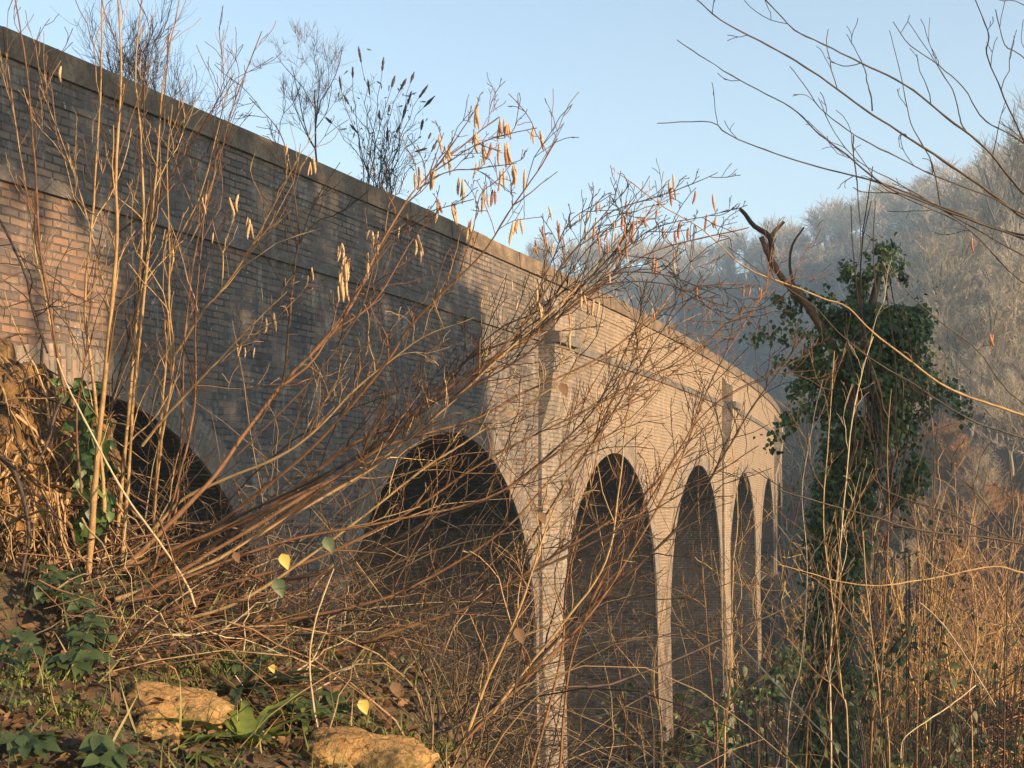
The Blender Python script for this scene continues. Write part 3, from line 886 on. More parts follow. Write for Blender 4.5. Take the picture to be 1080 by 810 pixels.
# trailing strands
for pts in ([(905, 360), (870, 372), (842, 383), (818, 380)], [(870, 420), (845, 438), (828, 452), (808, 470)], [(850, 350), (830, 352), (806, 352), (790, 358)], [(862, 395), (848, 410), (836, 430), (830, 450)], [(990, 400), (1010, 415), (1018, 440)], [(965, 480), (970, 510), (955, 540)]):
    P = np.array([at(a, b_, 9.8) for a, b_ in spline(pts, 26)])
    for p in P:
        for k in range(4):
            L = RNG.uniform(.022, .045)
            leaf(mb, p + RNG.normal(0, .035, 3), RNG.normal(0, .5, 3) + np.array([0, 0, -.6]), np.array([0, -1, .4]) + RNG.normal(0, .4, 3), L, L * .85, .25, .2, 3)
child(mb, 'foliage', M['ivy'], iv)
mb = MB()
for k in range(20):
    a = RNG.uniform(0, 1)
    p0 = trunk[int(a * 20)] + RNG.normal(0, .1, 3)
    p0[1] -= RNG.uniform(.15, .45)
    L = RNG.uniform(.6, 1.8)
    P = np.array([p0 + np.array([.12 * math.sin(t * 3 + a * 9) + (a - .5) * .4 * t, -.1 * t, L * t]) for t in np.linspace(0, 1, 9)]) + RNG.normal(0, .012, (9, 3))
    mb.tube(P, np.linspace(.008, .003, 9), 4)
child(mb, 'vine_stems', M['bark_red'], iv)

# ------------------------------------------------------------------ bare saplings at the lower right
SAP = [
    ([(763, 815), (768, 740), (770, 680), (772, 600), (778, 540), (772, 470)], 5.4, 1.3, 'bark_tan', 7.6, 'bright orange stemmed sapling in front of the far pale piers', 9),
    ([(757, 815), (752, 740), (745, 660), (740, 590), (735, 520), (740, 450)], 4.4, 1.2, 'bark_red', 7.7, 'dark red sapling leaning left beside the bright orange stem', 9),
    ([(850, 815), (863, 727), (880, 673), (885, 600), (880, 540)], 5.2, 1.2, 'bark_red', 7.2, 'reddish sapling leaning right across the foot of the ivy trunk', 9),
    ([(878, 810), (876, 700), (885, 600), (893, 520), (900, 440), (912, 385), (921, 355)], 4.6, 1.3, 'straw', 7.4, 'pale straight stem rising up the middle of the ivy', 5),
    ([(895, 815), (888, 727), (880, 650), (868, 560), (872, 470), (880, 370)], 4.4, 1.2, 'bark_tan', 7.2, 'tan sapling crossing the ivy trunk toward its left edge', 7),
    ([(918, 815), (928, 727), (933, 640), (937, 540), (936, 470), (940, 410)], 5.6, 1.4, 'bark_red', 7.0, 'straight brown sapling just right of the ivy trunk', 10),
    ([(940, 815), (930, 760), (925, 700), (915, 620), (910, 560)], 4.2, 1.2, 'bark_tan', 6.8, 'short tan sapling leaning left below the golden thicket', 7),
    ([(966, 812), (970, 690), (974, 600), (972, 540)], 4.4, 1.2, 'bark_red', 7.2, 'thin upright sapling below the golden thicket left of a taller pair', 8),
    ([(980, 812), (979, 700), (983, 560), (985, 480), (978, 400)], 4.6, 1.2, 'bark_dark', 7.4, 'dark slender sapling standing in the middle of the golden thicket', 9),
    ([(997, 815), (1013, 770), (1040, 730), (1080, 700), (1120, 660)], 4.8, 2, 'bark_dark', 6.6, 'dark bent bough leaning toward the bottom right corner', 6),
    ([(1057, 812), (1060, 673), (1063, 607), (1068, 540), (1062, 460)], 4.8, 1.3, 'bark_dark', 7.4, 'tall dark sapling close to the right edge of the golden thicket', 9),
    ([(780, 680), (830, 733), (880, 785), (910, 815)], 2.4, 1.8, 'straw', 6.2, 'bare pale stick slanting down left of the ivy foot', 0),
    ([(970, 636), (977, 643), (1003, 673), (1033, 720), (1050, 745)], 2.4, 1.7, 'straw', 6.4, 'pale dead stick curving down through the right thicket', 0),
    ([(1033, 720), (997, 747), (955, 777), (950, 800)], 2.0, 1.3, 'straw', 6.4, 'thin pale stick slanting left beneath the curved one', 0),
    ([(700, 815), (690, 720), (700, 640), (712, 560), (708, 480)], 3.6, 1.1, 'bark_tan', 8.2, 'slim tan sapling in front of the gap between the third and fourth arch', 9),
    ([(660, 815), (655, 720), (640, 640), (648, 560), (660, 490)], 3.6, 1.1, 'bark_red', 8.4, 'slim reddish sapling in front of the narrow third arch', 9),
    ([(800, 815), (806, 720), (820, 640), (836, 560), (850, 500)], 3.6, 1.1, 'bark_dark', 8.0, 'dark sapling between the end of the viaduct and the ivy', 9),
    ([(1025, 815), (1020, 740), (1030, 660), (1020, 580), (1030, 520)], 3.8, 1.1, 'bark_tan', 7.6, 'twiggy tan sapling before the brightest golden stems on the right', 10),
    ([(830, 812), (845, 700), (852, 600), (846, 520), (858, 440), (868, 400)], 3.6, 1.1, 'bark_grey', 7.8, 'grey sapling hugging the left side of the ivy', 8),
]
for pts, w0, w1, m_, Y, lab, nt_ in SAP:
    stick = nt_ == 0
    b_ = at(pts[0][0], pts[0][1], Y)
    if not stick:
        pts = [(pts[0][0], HY - (g1(b_[0], Y) - .05) / Y * F)] + pts if g1(b_[0], Y) < b_[2] else pts
    s_ = Shrub('dead_stick' if stick else 'bare_sapling', lab, 'stick' if stick else 'sapling', at(pts[0][0], pts[0][1], Y), None)
    s_.stem(pts, Y, Y - .3, w0, w1, m_, nt=nt_ + (6 if nt_ else 0), tl=.7, t0=.2, sub=3, up=.4, ang=(20, 55))

# ------------------------------------------------------------------ undergrowth
def strands(mb, n, region, hgt, rad, sides=3, arch=.5, sub=0, q=8):
    x0, x1, y0, y1 = region
    for k in range(n):
        x, y = RNG.uniform(x0, x1), RNG.uniform(y0, y1)
        z = g1(x, y) - .03
        L = hgt * RNG.uniform(.4, 1.15)
        v = np.array([RNG.normal(0, .35), RNG.normal(0, .3), 1.])
        bend = RNG.normal(0, 1, 3) * arch * .22
        bend[2] = -abs(RNG.normal(0, arch * .3))
        P = [np.array([x, y, z])]
        for j in range(q):
            v = v + bend + RNG.normal(0, .07, 3)
            v /= np.linalg.norm(v)
            P.append(P[-1] + v * L / q)
        P = np.array(P)
        R = np.linspace(rad * RNG.uniform(.6, 1.3), rad * .3, q + 1)
        mb.tube(P, R, sides)
        if sub: twigs(mb, P, R, sub, L * .3, .2, 1., (25, 70), .1, 0, 3, None, rad * .3)


mb = MB()
strands(mb, 1900, (-2.6, 2.4, 6.6, 13.), 2.3, .0062, 3, .8, 6)
strands(mb, 900, (-1.6, 4.5, 12., 18.), 3.4, .007, 3, .6, 5)
strands(mb, 420, (-.3, 1.8, 4.4, 6.6), 1.5, .0035, 4, .9, 4)
strands(mb, 1000, (-1.7, .6, 7.2, 10.2), 2.2, .0055, 3, 1.2, 7)
o = mb.build('undergrowth', M['under']); tag(o, 'tangle of brown bramble and dead stems on the slope below the arches', 'undergrowth', kind='stuff')
mb = MB()
strands(mb, 2100, (1.2, 4.8, 6.2, 11.), 2.0, .007, 3, 2., 6)
o = mb.build('undergrowth', M['bark_dark']); tag(o, 'dark bramble tangle filling the bottom right corner', 'undergrowth', kind='stuff')
mb = MB()
strands(mb, 450, (2.6, 7.5, 11., 20.), 2.0, .007, 3, 2., 6)
o = mb.build('undergrowth', M['bark_red']); tag(o, 'red brown bramble canes on the slope below the ivy tree', 'undergrowth', kind='stuff')
mb = MB()
strands(mb, 900, (4.2, 20., 19., 45.), 1.8, .009, 3, 1.8, 6)
o = mb.build('undergrowth', M['under']); tag(o, 'dense brown thicket of stems filling the lower right slope', 'undergrowth', kind='stuff')

# fallen and crossing thin stems on the bank
for bm_, cnt_, lab_ in (('bark_red', 190, 'criss-crossing fallen red brown twigs lying over the bank at lower left'), ('straw', 55, 'pale dead stalks lying across the bank at lower left')):
    mb = MB()
    for k in range(cnt_):
        px, py = RNG.uniform(60, 380), RNG.uniform(560, 800)
        Y = RNG.uniform(4.1, 5.2)
        a = RNG.choice([RNG.normal(.35, .25), RNG.uniform(-1.5, 1.6)])
        L = RNG.uniform(.12, .7 if bm_ == 'bark_red' else .34)
        p = at(px, py, Y)
        zg = g1(p[0], p[1])
        if p[2] < zg - .02 or p[2] > zg + .28: p[2] = zg + RNG.uniform(0, .2)
        d = np.array([math.cos(a), RNG.normal(0, .3), math.sin(a)])
        P = np.array([p + d * L * (t - .5) + np.array([0, 0, -.06 * L * (2 * t - 1) ** 2]) for t in np.linspace(0, 1, 7)]) + RNG.normal(0, .006, (7, 3))
        mb.tube(P, np.linspace(RNG.uniform(.0012, .004), .0008, 7), 4)
    o = mb.build('brushwood', M[bm_]); tag(o, lab_, 'brushwood', kind='stuff')

# grass and dead grass blades, leaf litter, moss on the near bank
mb = MB()
for k in range(700):
    px, py = RNG.uniform(-30, 480), RNG.uniform(610, 830)
    Y = RNG.uniform(3.3, 5.3)
    p = at(px, py, Y); p[2] = g1(p[0], p[1]) - .005
    L = RNG.uniform(.04, .17)
    leaf(mb, p, np.array([RNG.normal(0, .5), RNG.normal(0, .4), 1]), RNG.normal(0, 1, 3), L, RNG.uniform(.003, .007), .2, RNG.uniform(.1, .7), 4)
o = mb.build('grass', M['grassy']); tag(o, 'thin green and straw coloured grass on the near bank', 'grass', kind='stuff')
mb = MB()
for k in range(4200):
    px, py = RNG.uniform(-40, 520), RNG.uniform(600, 840)
    Y = RNG.uniform(3.2, 5.6)
    p = at(px, py, Y); p[2] = g1(p[0], p[1]) + RNG.uniform(0, .03)
    L = RNG.uniform(.02, .055)
    leaf(mb, p, RNG.normal(0, 1, 3) * np.array([1, 1, .35]), np.array([0, 0, 1]) + RNG.normal(0, .5, 3), L, L * .6, .35, RNG.uniform(-.3, .5), 3)
o = mb.build('leaf_litter', M['dead']); tag(o, 'brown fallen leaves scattered over the near bank', 'leaf litter', kind='stuff')

mb = MB()
for k in range(1500):
    px, py = RNG.uniform(-30, 190), RNG.uniform(610, 830)
    if RNG.random() < .35: px, py = RNG.uniform(200, 470), RNG.uniform(700, 830)
    p = hit(px, py) + np.array([0, 0, RNG.uniform(0, .05)])
    L = RNG.uniform(.010, .026)
    leaf(mb, p, RNG.normal(0, 1, 3) * np.array([1, 1, .4]), np.array([0, -.3, 1]) + RNG.normal(0, .5, 3), L, L * .75, .3, .3, 3)
o = mb.build('ground_cover', M['green']); tag(o, 'small green leaves and seedlings carpeting the near bank', 'ground cover', kind='stuff')
mb = MB()
for c_, sx, n_ in (((440, 795), 26, 700), ((400, 785), 30, 500), ((245, 705), 22, 500), ((215, 712), 16, 300), ((175, 728), 22, 260), ((375, 790), 26, 260), ((30, 720), 26, 500), ((70, 760), 30, 500)):
    for k in range(n_):
        p = hit(c_[0] + RNG.normal(0, sx), min(838, c_[1] + RNG.normal(0, sx * .35))) + np.array([0, 0, RNG.uniform(0, .025)])
        L = RNG.uniform(.01, .028)
        leaf(mb, p, RNG.normal(0, .6, 3) + np.array([0, 0, 1]), RNG.normal(0, 1, 3), L, .006, .2, .4, 2)
o = mb.build('moss', M['moss']); tag(o, 'green moss cushions on the near bank', 'moss', kind='stuff')

# ------------------------------------------------------------------ clay bank with hanging roots
mb = MB()
nu, nv = 240, 160
U_, V_ = np.meshgrid(np.linspace(0, 2 * math.pi, nu), np.linspace(0.02, math.pi - .02, nv))
dirs = np.stack([np.cos(U_) * np.sin(V_), np.sin(U_) * np.sin(V_), np.cos(V_)], -1)
sup = (np.abs(dirs) ** 3).sum(-1) ** (-1 / 3.)
P = dirs * sup[..., None] * np.array([.74, .62, .74]) + np.array([-2.17, 5.42, -.2])
P = P + dirs * (.24 * fbm(P * 2.4, 3) + .10 * fbm(P * 6, 3) + .045 * fbm(P * 19, 3))[..., None]
idx = np.arange(nu * nv).reshape(nv, nu)
mb.add(P.reshape(-1, 3), np.stack([idx[:-1, :-1], idx[1:, :-1], idx[1:, 1:], idx[:-1, 1:]], -1).reshape(-1, 4))
o = mb.build('earth_bank', M['clay']); tag(o, kind='structure')
BANKP = P.reshape(-1, 3)
bx = CX + F * BANKP[:, 0] / BANKP[:, 1]; by = HY - F * BANKP[:, 2] / BANKP[:, 1]
front = BANKP[(BANKP[:, 1] < 5.35) & (bx > -60) & (bx < 150) & (by > 380) & (by < 680)]
mb = MB()
for k in range(1000):
    p = front[RNG.integers(len(front))].copy()
    if p[2] > .12 and RNG.random() < .7: p = front[RNG.integers(len(front))].copy()
    p[1] -= .02
    L = RNG.uniform(.12, .55)
    v = np.array([RNG.normal(0, .5), -.25, RNG.normal(-.6, .5)])
    pts = [p]
    for j in range(9):
        v = v + RNG.normal(0, .22, 3) + np.array([0, .0, -.12])
        v /= np.linalg.norm(v)
        pts.append(pts[-1] + v * L / 9)
    mb.tube(np.array(pts), np.linspace(RNG.uniform(.0025, .007), .001, 10), 4)
o = mb.build('hanging_roots', M['root']); tag(o, 'mat of thin brown roots hanging down the clay bank face', 'roots', kind='stuff')
for pts, w, lab in (([(0, 480), (18, 505), (30, 560), (22, 620), (38, 690)], 9, 'thick dark root dropping down the left edge of the clay bank'), ([(66, 420), (58, 440), (50, 470), (35, 490), (20, 470), (8, 440)], 6, 'forked root looping across the bright clay face'), ([(2, 556), (25, 545), (50, 540), (78, 560)], 5, 'short root arching over the dark hollow in the clay'), ([(60, 520), (66, 570), (80, 610), (92, 640)], 4, 'pale root trailing from the clay face toward the hazel shoots')):
    s_ = Shrub('tree_root', lab, 'root', at(pts[0][0], pts[0][1], 4.75)); s_.stem(pts, 4.72, 4.62, w, 1.8, 'bark_dark' if w > 4 else 'bark_tan', nt=5, tl=.12, t0=.1, up=-.2, name='root')

# ------------------------------------------------------------------ rocks
def rock(name, label, c, size, seed, rz=0., rx=0.):
    nu, nv = 56, 34
    U_, V_ = np.meshgrid(np.linspace(0, 2 * math.pi, nu), np.linspace(.01, math.pi - .01, nv))
    d = np.stack([np.cos(U_) * np.sin(V_), np.sin(U_) * np.sin(V_), np.cos(V_)], -1)
    s = (np.abs(d) ** 4).sum(-1) ** (-1 / 4.)
    q = d * s[..., None] + seed * 3.1
    P = d * s[..., None] * (1 + .34 * fbm(q * 1.3, 2) + .2 * fbm(q * 3.4, 4))[..., None]
    P = np.round(P * 5) / 5 * .45 + P * .55
    P = P * np.array(size)
    mb = MB()
    idx = np.arange(nu * nv).reshape(nv, nu)
    mb.add(P.reshape(-1, 3), np.stack([idx[:-1, :-1], idx[1:, :-1], idx[1:, 1:], idx[:-1, 1:]], -1).reshape(-1, 4))
    o = mb.build(name, M['rock'])
    o.location = tuple(c); o.rotation_euler = (rx, .12, rz)
    return tag(o, label, 'rock')


rock('rock', 'large flat ochre rock lying among the twigs at lower left', hit(186, 756) + np.array([0, 0, .015]), (.13, .10, .045), 1, .2, .35)
rock('rock', 'low ochre rock at the bottom edge below the yellow fern', hit(388, 812) + np.array([0, 0, .02]), (.17, .12, .07), 2, -.1, .2)
rock('rock', 'small tilted ochre slab under the large flat rock', hit(165, 774) + np.array([0, 0, .01]), (.06, .06, .025), 3, .3, .5)

# ------------------------------------------------------------------ ferns, brambles, ivy on the ground
def fern(label, c, n, L, seed, matk='fern'):
    r = np.random.default_rng(seed)
    root = thing('fern', label, 'fern', c)
    for k in range(n):
        a = r.uniform(0, 2 * math.pi)
        d = np.array([math.cos(a) * .8, math.sin(a) * .6 - .25, .75])
        mb = MB()
        leaf(mb, np.array(c), d, np.array([-d[0] * .6, -d[1] * .6, 1]), L * r.uniform(.5, 1.1), L * r.uniform(.14, .2), .35, r.uniform(.3, .9), 14)
        mb.v[0] = mb.v[0] + r.normal(0, L * .012, mb.v[0].shape)
        child(mb, 'frond', M[matk], root)


def ground_at(px, py, Y):
    return hit(px, py)


fern('bright yellow green strap fern beside the low rock at the bottom', ground_at(262, 790, 4.15), 15, .27, 1)
fern('dark green strap fern behind the large ochre rock', ground_at(250, 738, 4.35), 18, .24, 2, 'green')
fern('sparse pale strap fern right of the bright yellow one', ground_at(320, 765, 4.25), 12, .2, 3)
fern('small green fern at the bottom under the tilted slab', ground_at(205, 805, 4.05), 9, .15, 4)


def bramble(label, px, py, Y, n, seed, L=.075):
    r = np.random.default_rng(seed)
    c = hit(px, py + 16)
    Y = min(Y, c[1] - .03)
    root = thing('bramble_plant', label, 'bramble', c)
    for k in range(n):
        mb = MB()
        p = at(px + r.normal(0, 15), py + r.normal(0, 10), Y + r.normal(0, .05))
        for j in (-1, 0, 1):
            d = np.array([math.sin(j * 1.1) + r.normal(0, .3), -.5 + r.normal(0, .2), -.25 + r.normal(0, .25)])
            leaf(mb, p, d, np.array([r.normal(0, .3), -.55, .8]), L * r.uniform(.8, 1.1), L * .62, .22, .25, 5)
        child(mb, 'leaf', M['green'], root)
    mb = MB()
    P = np.array([at(px + r.normal(0, 4), py + 30 - 34 * t, Y) for t in np.linspace(0, 1, 7)])
    mb.tube(P, .003, 5)
    child(mb, 'stem', M['bark_red'], root)


for k, (lab, px, py, Y, n) in enumerate((
        ('leafy bramble at the foot of the upright hazel shoots', 92, 636, 4.65, 6), ('low bramble leaves in the middle of the left bank', 105, 668, 4.6, 5), ('broad bramble leaves beside the dark hollow', 72, 700, 4.5, 5),
        ('bramble leaves hanging at the left edge of the frame', 10, 690, 4.5, 4), ('bramble sprig by the lower left corner', 22, 782, 4.2, 6), ('bramble leaves under the bank left of the rocks', 110, 790, 4.1, 5), ('small bramble sprig above the dark hollow', 55, 615, 4.6, 4),
        ('bramble growing behind the low rock at the bottom middle', 345, 745, 4.4, 4))):
    bramble(lab, px, py, Y, n * 2, k + 40, .052)
# ivy creeping on the bank top edge and at the foot of the far pier
for lab, pts, Y, n, cat in (('ivy strand creeping down the right side of the clay bank', [(82, 400), (92, 440), (98, 500), (100, 560)], 4.95, 150, 'ivy'), ('ivy patch growing low in front of the far piers', [(760, 745), (800, 730), (830, 700), (840, 690)], 9.5, 130, 'ivy'), ('dark ivy clump low in front of the middle piers', [(700, 800), (740, 770), (770, 775)], 9., 150, 'ivy'), ('ivy cushion at the foot of the ivy trunk on its right', [(900, 760), (930, 700), (960, 660)], 9.6, 130, 'ivy')):
    mb = MB()
    P = spline([at(a, b_, Y) for a, b_ in pts], 30)
    for k in range(n):
        p = P[RNG.integers(30)] + RNG.normal(0, .006 * Y, 3)
        L = RNG.uniform(.028, .052)
        leaf(mb, p, np.array([RNG.normal(0, .6), -.3, -.6 + RNG.normal(0, .3)]), np.array([0, -1, .6]) + RNG.normal(0, .4, 3), L, L * .85, .25, .2, 3)
    root = thing('ivy_creeper', lab, cat, P[-1])
    child(mb, 'leaves', M['ivy'], root)
    mb = MB(); mb.tube(P, .004 * Y / 5, 5); child(mb, 'stem', M['bark_dark'], root)
for k, (lab, px, py, Y, R_, n) in enumerate((('dark leafy bramble mound in the thicket right of the ivy foot', 958, 655, 12., .42, 260), ('low leafy bramble mound near the bottom right corner', 1045, 775, 8.4, .3, 240), ('leafy bramble mound at the very bottom right of the ivy', 945, 790, 7.8, .28, 220),
        ('leafy bramble mound left of the ivy foot', 815, 790, 8.2, .26, 200), ('small leafy bramble mound below the slim sapling before the third arch', 690, 795, 8.2, .22, 160))):
    rs = np.random.default_rng(300 + k)
    c = at(px, py, Y)
    root = thing('bramble_bush', lab, 'bramble', (c[0], c[1], g1(c[0], c[1])))
    mb, mt_ = MB(), MB()
    for q in range(26):
        a = rs.uniform(0, 6.28)
        e = c + np.array([math.cos(a) * R_ * 1.4, math.sin(a) * R_, rs.uniform(-.6, .9) * R_])
        P = spline([np.array([c[0], c[1], g1(c[0], c[1])]), (c + e) / 2 + np.array([0, 0, .25 * R_]), e], 9)
        mt_.tube(P, np.linspace(.006, .002, 9), 4)
        for _ in range(n // 26):
            p = P[rs.integers(4, 9)] + rs.normal(0, .05, 3)
            L = rs.uniform(.03, .07)
            leaf(mb, p, rs.normal(0, .6, 3) + np.array([0, -.2, -.3]), np.array([0, -.4, .8]) + rs.normal(0, .4, 3), L, L * .62, .25, .25, 4)
    child(mb, 'leaves', M['green'], root)
    child(mt_, 'stems', M['bark_dark'], root)
# pale dry stalks
for lab, pts, Y, w in (('pale curved dry grass stalk left of the middle arch', [(352, 600), (340, 632), (331, 665), (327, 700), (331, 745), (338, 782)], 4.1, 3.), ('long pale broken cane slanting across the upright shoots', [(60, 378), (72, 410), (92, 450), (118, 500), (140, 535), (170, 575), (196, 615), (206, 640)], 4.4, 3.2)):
    s_ = Shrub('dry_stalk', lab, 'dry stalk', at(pts[-1][0], pts[-1][1], Y)); s_.stem(pts, Y, Y + .05, w * .7, w, 'straw', kink=.6, name='stalk')

# ------------------------------------------------------------------ trees
def grow(mbT, mbC, p, d, L, r, lev, rs, maxlev, k=(3, 5), spread=.6, upb=.15, fine=3, rt=.012):
    n = 6 if lev < 2 else 4
    pts = [p]
    v = d.copy()
    for j in range(n):
        v = v + rs.normal(0, .1 + .03 * lev, 3) + np.array([0, 0, upb * .25])
        v /= np.linalg.norm(v)
        pts.append(pts[-1] + v * L / n)
    pts = np.array(pts)
    r1 = max(r * .5, rt * .5)
    (mbT if lev < 2 else mbC).tube(pts, np.linspace(r, r1, n + 1), 6 if lev == 0 else (4 if lev < 2 else 3))
    if lev >= maxlev: return
    m = rs.integers(k[0], k[1] + 1) + (3 if lev == 0 else 0) + (fine if lev == maxlev - 1 else 0)
    for j in range(m):
        t = rs.uniform(.35, 1.) if lev == 0 else rs.uniform(.15, 1.)
        i = min(int(t * n), n)
        a = rs.uniform(.35, .95) * spread / .6
        q = rs.normal(size=3); q -= v * q.dot(v); q /= np.linalg.norm(q)
        dd = v * math.cos(a) + q * math.sin(a) + np.array([0, 0, upb])
        dd /= np.linalg.norm(dd)
        grow(mbT, mbC, pts[i], dd, L * rs.uniform(.45, .75) * (1.15 - .3 * t), max(r * .5 * (1.1 - .4 * t), rt), lev + 1, rs, maxlev, k, spread, upb, fine, rt)


def tree_proto(name, label, cat, seed, H, mt, mc, maxlev=4, k=(3, 4), spread=.6, upb=.2, rt=.012, r0=.2, trunkfrac=.45, fine=3):
    rs = np.random.default_rng(seed)
    T, Cn = MB(), MB()
    grow(T, Cn, np.zeros(3), np.array([0, 0, 1.]), H * trunkfrac, r0, 0, rs, maxlev, k, spread, upb, fine, rt)
    root = bpy.data.objects.new(name, None)
    COL.objects.link(root)
    tag(root, label, cat)
    T.build('trunk', M[mt], root)
    Cn.build('crown', M[mc], root)
    return root


protos = [
    tree_proto('bare_tree', 'x', 'tree', 1, 14, 'bark_grey', 'twig_far', 4, (4, 5), .6, .22, .016, .2, .48, 4),
    tree_proto('bare_tree', 'x', 'tree', 2, 13, 'bark_grey', 'twig_far', 4, (4, 5), .7, .15, .016, .22, .42, 4),
    tree_proto('bare_tree', 'x', 'tree', 3, 15, 'bark_grey', 'twig_grey', 4, (4, 5), .55, .28, .016, .2, .5, 4),
    tree_proto('bare_tree', 'x', 'tree', 4, 10, 'bark_grey', 'twig_orange', 4, (4, 5), .62, .2, .015, .14, .42, 4),
]
uses = [0] * 4


def put_tree(i, x, y, sc, label, group, rz=None, z=None):
    rz = RNG.uniform(0, 6.28) if rz is None else rz
    loc = (x, y, (g1(x, y) - .1) if z is None else z)
    p = protos[i]
    if not uses[i]:
        uses[i] = 1
        p.location = loc; p.rotation_euler = (0, 0, rz); p.scale = (sc, sc, sc)
        p['label'] = label; p['group'] = group
        return p
    return copy_tree(p, loc, rz, sc, label, group)


cnt = 0
# right-hand hillside, near rows first
def scatter(n, xr, yr, pick, label, group, sc=(.7, 1.15), mind=3., maxtry=4000):
    got = []
    t = 0
    while len(got) < n and t < maxtry:
        t += 1
        y = RNG.uniform(*yr); u = RNG.uniform(*xr)
        x = (u - CX) / F * y
        if any((x - a) ** 2 + (y - b_) ** 2 < mind ** 2 for a, b_ in got): continue
        got.append((x, y))
        put_tree(random.choice(pick), x, y, RNG.uniform(*sc), label, group)


scatter(46, (900, 1130), (45, 66), [3, 1, 3, 0], 'low pale scrub tree on the slope behind the golden shrubs', 'scrub trees behind the golden shrubs', (.28, .42), 1.6)
scatter(22, (965, 1160), (66, 92), [0, 1, 3, 0], 'pale bare tree on the nearer slope at the right behind the ivy', 'bare trees on the near right slope', (.55, .85), 3.)
scatter(52, (860, 1180), (88, 150), [0, 1, 0, 2, 3], 'tan bare woodland tree on the upper right hillside', 'bare trees on the right hillside', (.8, 1.2), 4.)
scatter(50, (840, 1010), (110, 190), [0, 2, 1], 'misty bare tree along the crest above the ivy', 'bare trees along the hill crest', (.75, 1.1), 3.5)
lows = []
for k in range(4):
    rs = np.random.default_rng(200 + k)
    T = MB()
    grow(T, T, np.zeros(3), np.array([0, 0, 1.]), (6.2, 5.6, 6.8, 5.)[k], .2, 0, rs, 2, (5, 6), .7, .18, 15, .05)
    lows.append((np.concatenate(T.v), np.concatenate(T.q)))
mb = MB()
cnt_ = 0
while cnt_ < 780:
    y = RNG.uniform(120, 400) if cnt_ > 290 else RNG.uniform(100, 230)
    u = RNG.uniform(470, 1190) if cnt_ < 520 else RNG.uniform(600, 985)
    if cnt_ >= 520: y = RNG.uniform(95, 330)
    x = (u - CX) / F * y
    if u > 960 and y < 150: continue
    V, Q = lows[RNG.integers(4)]
    a = RNG.uniform(0, 6.28); c_, s_ = math.cos(a), math.sin(a)
    sc = RNG.uniform(.65, 1.25) * np.array([1.25, 1.25, 1.])
    W = V * sc
    mb.add(np.stack([W[:, 0] * c_ - W[:, 1] * s_ + x, W[:, 0] * s_ + W[:, 1] * c_ + y, W[:, 2] + g1(x, y) - .1], -1), Q)
    cnt_ += 1
o = mb.build('far_wood', M['twig_far'])
tag(o, 'misty bare wood covering the far hills beyond the viaduct', 'wood', kind='stuff')
# the pale pair standing just beyond the parapet
put_tree(1, (712 - CX) / F * 85, 85, 1.25, 'pale rounded bare tree just above the parapet in the middle distance', 'trees beyond the parapet', 1., (HY - 470) / F * 85 - 2)
put_tree(0, (770 - CX) / F * 92, 92, 1.05, 'lower pale bare tree right of the rounded one beyond the parapet', 'trees beyond the parapet', 2.2, -3.)
put_tree(2, (552 - CX) / F * 190, 190, .85, 'lone small tree peeping above the parapet against the sky', 'trees beyond the parapet', .4, (HY - 330) / F * 190)
for i in range(4):
    if not uses[i]: bpy.data.objects.remove(protos[i])

# golden saplings on the lit slope
def clump(name, label, x, y, n, H, w, mk, seed, group):
    rs = np.random.default_rng(seed)
    z = g1(x, y)
    root = thing(name, label, 'shrub', (x, y, z), group)
    mb = MB()
    for k in range(n):
        p = np.array([x + rs.normal(0, w), y + rs.normal(0, w), z - .1])
        L = H * rs.uniform(.5, 1.1)
        v = np.array([rs.normal(0, .3), rs.normal(0, .3), 1.])
        pts = [p]
        for j in range(7):
            v = v + rs.normal(0, .15, 3); v /= np.linalg.norm(v)
            pts.append(pts[-1] + v * L / 7)
        pts = np.array(pts)
        R = np.linspace(.018, .006, 8)
        mb.tube(pts, R, 3)
        twigs(mb, pts, R, 10, L * .33, .15, 1., (25, 70), .15, 2, 3, None, .005)
    child(mb, 'stems', M[mk], root)


GC = [(918, 30, 540, 'leftmost golden sapling clump touching the ivy trunk'), (948, 28, 505, 'tallest bright golden clump beside the ivy'), (975, 31, 545, 'golden clump behind the dark slender sapling'), (1005, 30, 590, 'low yellow clump right of the tallest golden one'), (1038, 27, 575, 'bright yellow clump low at the right'),
      (1062, 29, 500, 'russet clump near the right edge'), (1090, 33, 480, 'orange clump cut by the right edge'), (1040, 40, 490, 'pinkish tan clump above the bright yellow one')]
for k, (px, y, tp_, lab) in enumerate(GC):
    x = (px - CX) / F * y
    z = g1(x, y)
    top = HY - tp_
    H = max(1.6, top / F * y - z)
    clump('golden_shrub', lab, x, y, 26, H, .42, 'gold' if k < 5 else 'twig_orange', 60 + k, 'golden shrubs on the lit slope')

